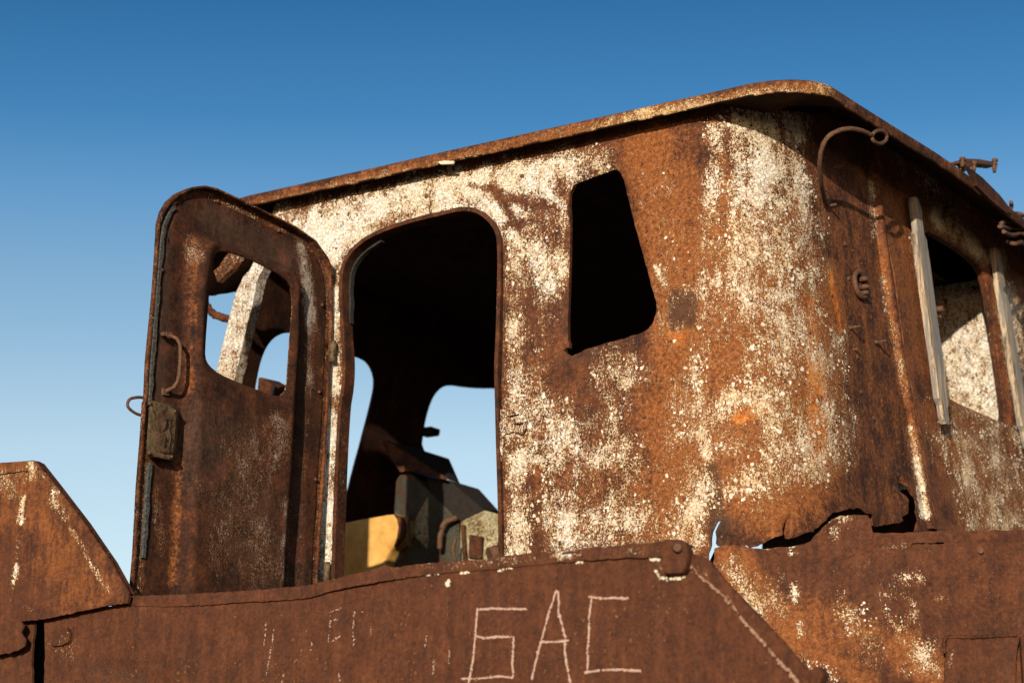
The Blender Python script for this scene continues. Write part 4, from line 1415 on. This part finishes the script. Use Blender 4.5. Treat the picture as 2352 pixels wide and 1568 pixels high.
RIM_T = [(297, 1368), (390, 1365), (481, 1361), (551, 1357), (600, 1354), (648, 1349), (690, 1345), (714, 1342), (742, 1336), (769, 1329), (804, 1320), (839, 1312), (865, 1304), (880, 1299), (889, 1298), (896, 1300), (905, 1303), (950, 1297), (996, 1292), (1070, 1287), (1139, 1282), (1147, 1277), (1220, 1271), (1296, 1265),
         (1370, 1257), (1443, 1249), (1508, 1244), (1537, 1237), (1560, 1238), (1578, 1245)]
RIM_B = [(297, 1390), (378, 1393), (430, 1391), (491, 1388), (551, 1383), (630, 1379), (698, 1374), (735, 1365), (774, 1354), (830, 1343), (886, 1333), (950, 1324), (1022, 1315), (1080, 1311), (1139, 1307), (1194, 1300), (1270, 1293), (1338, 1287), (1430, 1281), (1516, 1278), (1560, 1282), (1584, 1283)]
FEN_WEAR = [('o', 300, 1440, 1100, 1500, 90, 0.10), ('d', 400, 1410, 1000, 1400, 24, 0.25), ('p', 480, 1540, 800, 1568, 14, 0.05), ('d', 1300, 1330, 1500, 1330, 30, 0.3), ('d', 200, 1530, 330, 1560, 24, 0.5),
            ('p', 130, 1470, 160, 1500, 24, 0.34), ('p', 1500, 1300, 1580, 1310, 14, 0.2)]


def fen_wear(px, P):
    return blobs(px, FEN_WEAR)


plate_top = [(x, y - 1.5 + 2.0 * mnoise.noise(Vector((x * 0.05, 0, 0)))) for x, y in RIM_B[1:-1]]
pr = on_fen([(112, 1700), (104, 1568), (107, 1500), (103, 1425), (190, 1400), (290, 1386)], 0.0)
plate_ring = [tuple(p) for p in pr] + [tuple(p) for p in on_fen(plate_top)] + [tuple(p) for p in on_fen([(1590, 1292), (1628, 1330), (1664, 1362), (1708, 1420), (1772, 1494), (1836, 1562), (1900, 1640)])]
x_r = plate_ring[-1][0]; x_l = plate_ring[0][0]
plate_ring += [(x_r + 0.5, 1.2), (x_r + 0.5, -0.05), (x_l, -0.05)]


def fen_relief(st, P):
    h = 0.006 * fbm(P, 1.3, 3) + 0.0016 * fbm(P, 7, 3)
    px = sight(P)
    for x1, y1, x2, y2, r, a in ((1030, 1330, 1024, 1568, 4, -0.004), (150, 1442, 560, 1396, 4, 0.005), (540, 1470, 1010, 1440, 30, -0.004), (1240, 1320, 1250, 1568, 60, 0.005)):
        A, B = np.array([x1, y1], float), np.array([x2, y2], float)
        t_ = np.clip((px - A) @ (B - A) / ((B - A) @ (B - A)), 0, 1)
        h = h + a * np.exp(-(np.linalg.norm(px - (A + t_[:, None] * (B - A)), axis=1) / r) ** 2)
    for x, y, r, a in ((270, 1545, 50, -0.02), (460, 1500, 120, 0.006), (840, 1370, 120, -0.008), (1400, 1345, 80, -0.006), (150, 1510, 40, 0.01)):
        h = h + a * np.exp(-((px[:, 0] - x) ** 2 + 2.5 * (px[:, 1] - y) ** 2) / r ** 2)
    return h


sheet('side_plate', plate_ring, [], fen_surf, 0.022, 0.010, M_HULL, fen, fen_relief, fen_wear, jag=0.002, base=fen_at)
rim_ring = [tuple(p) for p in on_fen(RIM_T, 0.008)] + [tuple(p) for p in on_fen(RIM_B[::-1], 0.008)]
rt = sheet('rim_strip', rim_ring, [], lambda st, off: fen_surf(st, np.asarray(off) + 0.010), 0.012, 0.010, M_HULL, fen, lambda st, P: 0.004 * fbm(P, 5, 3), lambda px, P: blobs(px, [('p', 900, 1305, 1540, 1262, 12, 0.17), ('p', 1270, 1273, 1320, 1268, 9, 0.62), ('d', 300, 1380, 900, 1320, 12, 0.25)]), jag=0.0018, base=fen_at)
# top ledge behind the rim
lt = on_fen(RIM_T, 0.0)
V = [(p[0], YF - 0.008, p[1] - 0.004) for p in lt] + [(p[0], YF + 0.045, p[1] - 0.004) for p in lt] + [(p[0], YF + 0.045, p[1] - 0.012) for p in lt] + [(p[0], YF - 0.008, p[1] - 0.012) for p in lt]
n = len(lt)
Fc = [(r * n + i, r * n + i + 1, ((r + 1) % 4) * n + i + 1, ((r + 1) % 4) * n + i) for r in range(4) for i in range(n - 1)]
w0 = np.zeros((len(V), 4))
ob = mesh_obj('top_ledge', np.array(V) - fen_at, Fc, M_HULL, fen, None, w0)
fix_normals(ob)
def take_some(px, P, r_):
    return 0.25 + 0.9 * fbm(P, 4.0, 3) > r_.random(len(P))


vis_ring = on_fen([(110, 1590), (108, 1440), (300, 1400), (700, 1382), (1140, 1314), (1500, 1288), (1590, 1310), (1830, 1590)])
scatter('rust_scale', fen_surf, vis_ring, [], 3500, (0.003, 0.008), take_some, fen_relief, M_SCALE, fen, fen_at, seed=8)
# sloping end flange
FL_O = [(1578, 1246), (1584, 1266), (1604, 1275), (1626, 1284), (1644, 1306), (1661, 1328), (1696, 1364), (1730, 1400), (1766, 1439), (1801, 1477), (1842, 1524), (1870, 1550), (1900, 1580)]
FL_I = [(1590, 1298), (1612, 1322), (1640, 1346), (1667, 1368), (1690, 1394), (1712, 1424), (1745, 1462), (1774, 1496), (1804, 1530), (1836, 1564), (1850, 1580)]
fl_ring = [tuple(p) for p in on_fen(FL_O, 0.008)] + [tuple(p) for p in on_fen(FL_I[::-1], 0.008)]


def fl_surf(st, off):
    return fen_surf(st, np.asarray(off) + 0.008)


sheet('end_flange', fl_ring, [], fl_surf, 0.014, 0.010, M_HULL, fen, lambda st, P: 0.005 * fbm(P, 6, 3), lambda px, P: blobs(px, [('p', 1600, 1300, 1680, 1380, 8, 0.30), ('d', 1580, 1260, 1640, 1300, 20, 0.3)]), jag=0.003, base=fen_at)
# return of the end, closing the plate towards the cab
er = on_fen(FL_O, 0.0)
V = [(p[0], YF - 0.006, p[1]) for p in er] + [(p[0] - 0.004, YF + 0.025, p[1]) for p in er] + [(p[0] - 0.004, YF + 0.025, p[1] - 0.012) for p in er] + [(p[0], YF - 0.006, p[1] - 0.012) for p in er]
n = len(er)
Fc = [(r * n + i, r * n + i + 1, ((r + 1) % 4) * n + i + 1, ((r + 1) % 4) * n + i) for r in range(4) for i in range(n - 1)]
ob = mesh_obj('end_plate', np.array(V) - fen_at, Fc, M_HULL, fen, None, np.zeros((len(V), 4)))
fix_normals(ob)
# clamp lug at the top right corner
lug = [hit(x, y, (0, 1, 0), (0, YF - 0.035, 0)) for x, y in [(1516, 1246), (1540, 1238), (1574, 1245), (1580, 1262), (1576, 1296), (1566, 1316), (1524, 1318), (1516, 1296)]]
lg = solid('clamp_lug', lug, (0, 0.04, 0), M_HULL, fen, fen_at, 0.010, wear=lambda px, P: blobs(px, [('p', 1540, 1290, 1560, 1300, 14, 0.2)]))
tube('lug_bolt', [hit(1552, 1257, (0, 1, 0), (0, YF - 0.04, 0)) - np.array(fen_at), hit(1556, 1257, (0, 1, 0), (0, YF - 0.055, 0)) - np.array(fen_at)], 0.012, M_STEEL, lg, 8)
# another torn lug low on the right
lug = [hit(x, y, (0, 1, 0), (0, YF - 0.045, 0)) for x, y in [(1862, 1532), (1880, 1528), (1890, 1545), (1882, 1572), (1866, 1580), (1852, 1560)]]
solid('torn_lug', lug, (0, 0.05, 0), M_HULL, fen, fen_at, 0.008, wear=lambda px, P: blobs(px, []))
# hinge remnant at the slot
lug = [hit(x, y, (0, 1, 0), (0, YF - 0.022, 0)) for x, y in [(106, 1446), (150, 1440), (160, 1452), (156, 1474), (140, 1482), (118, 1484), (108, 1470)]]
solid('hinge_remnant', lug, (0, 0.025, 0), M_HULL, fen, fen_at, 0.006, wear=lambda px, P: blobs(px, [('p', 130, 1460, 150, 1470, 20, 0.4)]))


def flecks(name, strokes, width, density, mat, parent, base, surf, place, size=(0.0014, 0.0032), off=0.0022, seed=3, relief=None):
    """scratched strokes: many small thin chips laid along polylines on a plate"""
    k = random.Random(seed)
    V, Fc = [], []
    for st in strokes:
        p = place(st)
        for i in range(len(p) - 1):
            a, b = p[i], p[i + 1]
            L = np.linalg.norm(b - a)
            m = int(L * density)
            nx = np.array([-(b - a)[1], (b - a)[0]]) / max(L, 1e-6)
            for j in range(m):
                t = k.random()
                if mnoise.noise(Vector((t * L * 38 + i * 7.7, seed * 1.3, 0.5))) < k.uniform(-0.9, 0.12) - 0.28:
                    continue
                wv_ = width * (0.6 + 0.4 * mnoise.noise(Vector((t * L * 60, i, seed))))
                c = a + (b - a) * t + nx * k.gauss(0, wv_ * 0.36)
                r = k.uniform(*size)
                an0 = k.uniform(0, 6.28)
                poly = np.array([c + r * k.uniform(0.6, 1.2) * np.array([math.cos(an0 + q * 1.2566), math.sin(an0 + q * 1.2566)]) for q in range(5)])
                h = np.full(5, off)
                if relief is not None:
                    h = h + relief(poly, surf(poly, np.zeros(5)))
                P = surf(poly, h)
                Q = surf(poly, h - off * 1.2)
                s_ = len(V)
                V += [tuple(x) for x in P] + [tuple(x) for x in Q]
                Fc.append(tuple(range(s_, s_ + 5)))
                Fc += [(s_ + q, s_ + (q + 1) % 5, s_ + 5 + (q + 1) % 5, s_ + 5 + q) for q in range(5)]
    ob = mesh_obj(name, np.array(V) - np.array(base), Fc, mat, parent)
    fix_normals(ob)
    return ob


def r3b(L):
    return [(1010.6 + 0.2619 * x, 1157.6 + 0.2619 * y) for x, y in L]


def r2b(L):
    return [(551.25 + 0.2619 * x, 1157.6 + 0.2619 * y) for x, y in L]


LET = [[[(330, 925), (480, 915), (620, 918), (770, 920)], [(337, 912), (322, 1080), (318, 1160), (300, 1350), (283, 1450), (262, 1570)], [(318, 1155), (400, 1175), (500, 1162), (662, 1163)], [(655, 1163), (648, 1280), (640, 1400), (650, 1510)], [(192, 1530), (330, 1530), (530, 1508), (645, 1520)]],
       [[(1028, 752), (1000, 850), (962, 950), (935, 1070), (900, 1190), (862, 1330), (812, 1540)], [(1040, 762), (1050, 860), (1045, 950), (1080, 1070), (1108, 1190), (1098, 1290), (1115, 1400), (1148, 1565)], [(905, 1205), (1010, 1208), (1130, 1195)]],
       [[(1300, 808), (1420, 822), (1530, 818), (1648, 822)], [(1325, 830), (1305, 1000), (1310, 1130), (1295, 1280), (1300, 1400), (1288, 1480)], [(1272, 1475), (1400, 1455), (1550, 1447), (1762, 1460)]]]
for i, L in enumerate(LET):
    flecks('letter', [r3b(s_) for s_ in L], 0.0058, 1150, M_CHALK, fen, fen_at, fen_surf, lambda q: on_fen(q), seed=11 + i, relief=fen_relief, label=None) if False else \
        flecks('letter', [r3b(s_) for s_ in L], 0.0058, 1150, M_CHALK, fen, fen_at, fen_surf, lambda q: on_fen(q), seed=11 + i, relief=fen_relief)
faint = [[(780, 945), (880, 915)], [(790, 960), (775, 1210)], [(785, 1030), (855, 1005)], [(780, 1215), (885, 1150)], [(1000, 940), (985, 1100), (1000, 1240)], [(235, 1030), (210, 1240)], [(295, 1100), (280, 1240), (240, 1500)], [(1060, 920), (1070, 950)],
         [(400, 1440), (390, 1500), (370, 1568)], [(870, 1460), (880, 1550)], [(1710, 1330), (1705, 1520)], [(1640, 1150), (1630, 1260)], [(1850, 1270), (1840, 1400)], [(630, 1210), (625, 1290)], [(1140, 1060), (1145, 1120)], [(820, 800 + 800), (815, 1700)]]
ob = flecks('scratch_marks', [r2b(s_) for s_ in faint], 0.006, 300, M_CHALK, fen, fen_at, fen_surf, lambda q: on_fen(q), (0.0010, 0.0024), seed=31, relief=fen_relief)
ob['kind'] = 'stuff'
# remains of paint along the rim and the weld of the end flange
crumbs = [[(980, 1320), (1010, 1318)], [(1060, 1315), (1080, 1313)], [(1140, 1312), (1180, 1303)], [(1325, 1292), (1340, 1290)], [(1506, 1310), (1512, 1324), (1530, 1330), (1566, 1326), (1578, 1310), (1584, 1296)], [(1490, 1282), (1516, 1286)]]
ob = flecks('paint_crumbs', crumbs, 0.010, 260, M_CREAM, fen, fen_at, fen_surf, lambda q: on_fen(q), (0.002, 0.006), seed=41, off=0.004, relief=fen_relief)
ob['kind'] = 'stuff'
weld = [FL_I[:-1]]
ob = flecks('weld_seam', weld, 0.010, 420, plain('weld scale', (0.12, 0.05, 0.03), (0.42, 0.26, 0.17), 150, 0.9, 0.5), fen, fen_at, fen_surf, lambda q: on_fen(q), (0.003, 0.009), seed=51, off=0.008, relief=fen_relief)
ob['kind'] = 'stuff'
bead = flecks('weld_seam', [[(1030, 1352), (1030, 1420)]], 0.002, 130, M_STEEL, fen, fen_at, fen_surf, lambda q: on_fen(q), (0.004, 0.006), seed=61, off=0.005, relief=fen_relief)
bead['kind'] = 'stuff'
ob = flecks('paint_crumbs', [[(1029, 1338), (1034, 1341)]], 0.012, 4500, M_CREAM, fen, fen_at, fen_surf, lambda q: on_fen(q), (0.004, 0.008), seed=62, off=0.003, relief=fen_relief)
ob['kind'] = 'stuff'

# ------------------------------------------------------------------ left-hand bin: tapering box at the edge of the picture
YB = -1.085
bin_at = hit(120, 1420, (0, 1, 0), (0, YB, 0)).copy(); bin_at[2] = 0
binn = thing('steel_bin', 'tapering brown steel bin with white paint along its welds at the left edge', 'steel bin', bin_at)


def bin_surf(st, off):
    st = np.asarray(st, float)
    return np.stack([st[:, 0], YB - np.asarray(off, float), st[:, 1]], -1)


def on_bin(pts, off=0.0):
    return np.array([hit(x, y, (0, 1, 0), (0, YB - off, 0))[[0, 2]] for x, y in pts])


BIN_WEAR = [('p', 30, 1095, 60, 1085, 24, 0.46), ('p', 0, 1100, 30, 1130, 22, 0.40), ('p', 70, 1064, 76, 1092, 12, 0.7), ('p', 54, 1140, 46, 1200, 8, 0.85), ('p', 38, 1300, 28, 1340, 7, 0.85), ('p', 120, 1140, 150, 1190, 12, 0.60), ('p', 160, 1210, 250, 1360, 6, 0.62),
            ('p', 60, 1100, 25, 1390, 3, 0.4), ('p', 95, 1085, 130, 1130, 10, 0.35), ('o', 30, 1100, 200, 1350, 110, 0.42), ('p', 60, 1395, 66, 1398, 8, 0.4)]


def bin_wear(px, P):
    return blobs(px, BIN_WEAR)


face = [(-160, 1072), (0, 1063), (30, 1061), (62, 1059), (74, 1057), (86, 1063), (124, 1111), (160, 1158), (193, 1201), (225, 1248), (254, 1290), (276, 1330), (294, 1362), (258, 1385), (189, 1401), (103, 1420), (20, 1428), (-160, 1452)]


def bin_relief(st, P):
    px = sight(P)
    h = 0.004 * fbm(P, 2, 3) + 0.001 * fbm(P, 8, 3)
    a, b = np.array([62, 1079.]), np.array([25, 1400.])
    ab = b - a
    d = np.abs((px - a)[:, 0] * ab[1] - (px - a)[:, 1] * ab[0]) / np.linalg.norm(ab)
    return h - 0.006 * np.exp(-(d / 3.0) ** 2) + 0.004 * np.exp(-((d - 6) / 4.0) ** 2)


sheet('face_plate', on_bin(face), [], bin_surf, 0.012, 0.010, M_HULL, binn, bin_relief, bin_wear, jag=0.001, base=bin_at)
# welded edge strips: sloping end, top and foot
eo = [(74, 1056), (86, 1062), (124, 1110), (160, 1157), (193, 1200), (225, 1247), (254, 1289), (276, 1329), (296, 1362)]
ei = [(62, 1078), (84, 1103), (110, 1136), (138, 1170), (160, 1206), (182, 1242), (214, 1296), (240, 1340), (256, 1366)]
sheet('edge_strip', [tuple(p) for p in on_bin(eo, 0.01)] + [tuple(p) for p in on_bin(ei[::-1], 0.01)], [], lambda st, off: bin_surf(st, np.asarray(off) + 0.010), 0.012, 0.010, M_HULL, binn, lambda st, P: 0.003 * fbm(P, 6, 3), bin_wear, jag=0.002, base=bin_at)
sheet('edge_strip', on_bin([(-160, 1074), (0, 1063), (62, 1058), (72, 1058), (62, 1080), (50, 1081), (0, 1088), (-160, 1100)], 0.01), [], lambda st, off: bin_surf(st, np.asarray(off) + 0.008), 0.012, 0.008, M_HULL, binn, lambda st, P: 0.003 * fbm(P, 6, 3), bin_wear, jag=0.0016, base=bin_at)
ft = [(-160, 1424), (0, 1412), (34, 1407), (138, 1386), (200, 1374), (256, 1365), (292, 1362), (297, 1368), (292, 1385), (258, 1388), (189, 1402), (103, 1421), (20, 1429), (-160, 1452)]
sheet('foot_strip', on_bin(ft, 0.012), [], lambda st, off: bin_surf(st, np.asarray(off) + 0.012), 0.012, 0.012, M_HULL, binn, lambda st, P: 0.004 * fbm(P, 5, 3), bin_wear, jag=0.002, base=bin_at)
# end face and top that give the bin its depth
pts = [hit(x, y, (0, 1, 0), (0, YB, 0)) for x, y in face[:14]]
V = [p + np.array([0, -0.004, 0]) for p in pts] + [p + np.array([0.0, 0.035, 0.003]) for p in pts]
n = len(pts)
Fc = [(i, i + 1, n + i + 1, n + i) for i in range(n - 1)]
V2 = V + [v + np.array([-0.006, 0, -0.008]) for v in V]
Fc2 = Fc + [tuple(q + 2 * n for q in f[::-1]) for f in Fc]
ob = mesh_obj('end_plate', np.array(V2) - bin_at, Fc2, M_LIP, binn)
# lower skirt left of the slot, with a curled torn sheet
sk = on_bin([(-160, 1449), (20, 1424), (76, 1416), (78, 1430), (72, 1500), (74, 1568), (70, 1700)], -0.02)
sk = [tuple(p) for p in sk] + [(sk[-1][0], 0.0), (sk[0][0], 0.0)]
sheet('skirt', sk, [], lambda st, off: bin_surf(st, np.asarray(off) - 0.02), 0.02, 0.01, M_HULL, binn, lambda st, P: 0.005 * fbm(P, 3, 3), bin_wear, jag=0.003, base=bin_at)
sheet('torn_sheet', on_bin([(-160, 1455), (0, 1432), (50, 1424), (58, 1440), (52, 1452), (60, 1466), (56, 1484), (40, 1494), (0, 1502), (-160, 1530)], 0.02), [], lambda st, off: bin_surf(st, np.asarray(off) + 0.02), 0.014, 0.006, M_HULL, binn, lambda st, P: 0.012 * fbm(P, 7, 3), bin_wear, jag=0.004, base=bin_at)

# black sheet added behind the slot, stands in for the shade inside
inner_at = hit(90, 1500, (0, 1, 0), (0, -0.80, 0)).copy(); inner_at[2] = 0
solid('slot_shade', [(inner_at[0] - 0.3, -0.95, 0.0), (inner_at[0] + 0.3, -0.95, 0.0), (inner_at[0] + 0.3, -0.95, 2.285), (inner_at[0] - 0.3, -0.95, 2.305)], (0, 0.02, 0), M_BLACK, fen, fen_at)

# ------------------------------------------------------------------ lower right: side tank under the cab's corner
T0 = hit(1640, 1258, (0, 1, 0), (0, -0.035, 0))
T0w = to_world(T0)
tank_at = to_local(np.array([T0w[0] + 0.5, T0w[1], 0.0]))
tank = thing('side_tank', 'brown steel tank with orange and cream stains below the rounded rear corner', 'tank', tank_at)
TN = BASIS @ np.array([0.0, -1.0, 0.0])
TX = BASIS @ np.array([1.0, 0.0, 0.0])


def tank_surf(st, off):
    st = np.asarray(st, float)
    b = to_local(np.array([0.0, T0w[1], 0.0]))
    return b + np.outer(st[:, 0], TX) + np.outer(st[:, 1], ZZ) + np.outer(np.asarray(off, float), TN)


def on_tank(pts, off=0.0):
    out = []
    for x, y in pts:
        g = to_world(hit(x, y, TN, to_local(np.array([0.0, T0w[1] - off, 0.0]))))
        out.append((g[0], g[2]))
    return np.array(out)


TK_TOP = [(1640, 1300), (1642, 1257), (1668, 1250), (1690, 1249), (1708, 1250), (1722, 1256), (1741, 1257), (1770, 1257), (1804, 1254), (1832, 1250), (1848, 1247), (1864, 1240), (1876, 1224), (1890, 1209), (1902, 1199), (1912, 1190), (1931, 1182), (1960, 1180), (1993, 1180), (2000, 1190), (2003, 1208), (2006, 1221), (2060, 1222), (2100, 1221), (2154, 1218), (2250, 1216), (2352, 1215), (2420, 1215)]
TK_WEAR = [('p', 1690, 1310, 1730, 1390, 34, 0.60), ('p', 1760, 1350, 1780, 1400, 40, 0.30), ('o', 1670, 1280, 1820, 1480, 60, 0.6), ('p', 1905, 1196, 1945, 1190, 14, 0.62), ('p', 1916, 1222, 1916, 1226, 12, 0.7), ('p', 1816, 1252, 1820, 1268, 7, 0.85), ('p', 1824, 1350, 1828, 1380, 8, 0.95), ('p', 1836, 1430, 1838, 1460, 5, 0.85),
           ('p', 1960, 1425, 2000, 1480, 40, 0.46), ('p', 2075, 1325, 2110, 1330, 14, 0.52), ('p', 2085, 1370, 2030, 1360, 12, 0.30), ('p', 2096, 1385, 2100, 1420, 8, 0.75), ('p', 2160, 1372, 2172, 1375, 9, 0.6), ('p', 2120, 1490, 2150, 1550, 26, 0.42), ('p', 2040, 1400, 2060, 1440, 14, 0.34),
           ('p', 1840, 1535, 1920, 1560, 26, 0.30), ('p', 1752, 1263, 1775, 1263, 8, 0.6), ('o', 1930, 1420, 2150, 1540, 60, 0.45), ('o', 1840, 1400, 1900, 1500, 50, 0.35), ('o', 1880, 1520, 2000, 1568, 30, 0.55), ('o', 2080, 1480, 2150, 1560, 40, 0.5), ('p', 2080, 1440, 2100, 1540, 26, 0.3), ('p', 1930, 1380, 1960, 1440, 24, 0.24),
           ('d', 1880, 1300, 2100, 1290, 40, 0.25), ('d', 2120, 1250, 2352, 1240, 14, 0.3), ('p', 2230, 1465, 2240, 1470, 6, 0.6), ('p', 1700, 1500, 2352, 1300, 300, 0.06)]


def tank_wear(px, P):
    w = blobs(px, TK_WEAR)
    return w


def tank_relief(st, P):
    px = sight(P)
    h = 0.005 * fbm(P, 2, 3) + 0.0012 * fbm(P, 8, 3)
    # the fold that swings from the lower left up to the ledge
    crease = np.array([(1850, 1400), (1860, 1360), (1885, 1320), (1910, 1292), (1950, 1268), (2000, 1250), (2070, 1246), (2160, 1240), (2360, 1236)], float)
    d = seg_dist(px, crease, closed=False)
    yl = np.interp(px[:, 0], crease[:, 0], crease[:, 1])
    below = (px[:, 1] > yl) & (px[:, 0] > 1850)
    h = h + np.where(below, 0.022 * np.clip(d / 14.0, 0, 1), 0.0) - 0.006 * np.exp(-(d / 5.0) ** 2)
    h = h - np.where(px[:, 1] < yl, np.clip((yl - px[:, 1]) / 30.0, 0, 1) * 0.012, 0.0)
    return h


tring = [tuple(p) for p in on_tank(TK_TOP)]
tring += [(tring[-1][0], 0.0), (tring[0][0], 0.0)]
SLOTS = [[(2084, 1248), (2096, 1246), (2124, 1247), (2124, 1250), (2100, 1251)], [(2128, 1249), (2150, 1246), (2168, 1245), (2166, 1251), (2130, 1251)]]
sheet('front_plate', tring, [on_tank(q) for q in SLOTS], tank_surf, 0.018, 0.012, M_TANK, tank, tank_relief, tank_wear, jag=0.0025, hjag=0.0015, base=tank_at, hstep=0.008)
def take_tank(px, P, r_):
    p = blobs(px, TK_WEAR)[:, 0]
    return (p > 0.18) & (p + 0.85 * fbm(P, 9.0, 3) > 0.46 + 0.70 * r_.random(len(p)))


vis_t = [tuple(p) for p in on_tank([(1644, 1600)] + TK_TOP[1:] + [(2420, 1600)])]
scatter('paint_chips', tank_surf, vis_t, [], 9000, (0.0022, 0.0062), take_tank, tank_relief, M_FLAKE, tank, tank_at, seed=10)
# ledge running back under the cab
lt = [p for p in TK_TOP[1:]]
P_ = tank_surf(on_tank(lt), np.zeros(len(lt)))
n = len(P_)
back = P_ - TN * 0.55
V = np.vstack([P_ + np.array([0, 0, -0.006]) - TN * 0.013, back + np.array([0, 0, -0.006]), back + np.array([0, 0, -0.02]), P_ + np.array([0, 0, -0.02]) - TN * 0.013])
Fc = [(r * n + i, r * n + i + 1, ((r + 1) % 4) * n + i + 1, ((r + 1) % 4) * n + i) for r in range(4) for i in range(n - 1)]
ob = mesh_obj('top_ledge', V - tank_at, Fc, M_TANK, tank, None, np.zeros((len(V), 4)))
fix_normals(ob)
# raised patch plate, weld scab and a vertical gusset
pt = [(2172, 1464), (2230, 1461), (2300, 1459), (2336, 1457), (2338, 1462), (2333, 1500), (2330, 1568), (2330, 1640), (2170, 1640), (2166, 1568), (2170, 1500)]
sheet('patch_plate', on_tank(pt, 0.04), [], lambda st, off: tank_surf(st, np.asarray(off) + 0.060), 0.016, 0.014, M_HULL, tank, lambda st, P: 0.003 * fbm(P, 5, 3), lambda px, P: blobs(px, [('p', 2180, 1530, 2196, 1495, 5, 0.6), ('p', 2175, 1466, 2330, 1460, 4, 0.2)]), jag=0.002, base=tank_at)
pw = [tank_surf(on_tank([(x, y)], 0.06), np.array([0.060]))[0] - tank_at for x, y in [(2170, 1500), (2171, 1466), (2200, 1463), (2240, 1462), (2300, 1460), (2336, 1457)]]
wb = tube('weld_bead', curve3(pw, 6), 0.006, M_RUST, tank, 8, wob=0.6)
gp_ = [tank_surf(on_tank([(x, y)], 0.03), np.array([0.03]))[0] for x, y in [(2340, 1464), (2346, 1462), (2420, 1470), (2420, 1640), (2350, 1640)]]
solid('gusset', gp_, TN * 0.03, M_HULL, tank, tank_at, 0.004, wear=lambda px, P: blobs(px, []))
sc2 = [(1996, 1276), (2010, 1266), (2030, 1252), (2072, 1246), (2096, 1247), (2080, 1258), (2060, 1262), (2030, 1264), (2008, 1268)]
sheet('weld_scab', on_tank(sc2, 0.02), [], lambda st, off: tank_surf(st, np.asarray(off) + 0.022), 0.012, 0.02, rust_paint('scab', paint=0.3, tone=0.75, cream=(0.36, 0.33, 0.28)), tank, lambda st, P: 0.008 * fbm(P, 14, 3), None, jag=0.004, base=tank_at)
tube('rivet', [tank_surf(on_tank([(2248, 1268)]), np.array([0.01]))[0] - tank_at, tank_surf(on_tank([(2248, 1268)]), np.array([0.035]))[0] - tank_at], 0.010, M_STEEL, tank, 10)
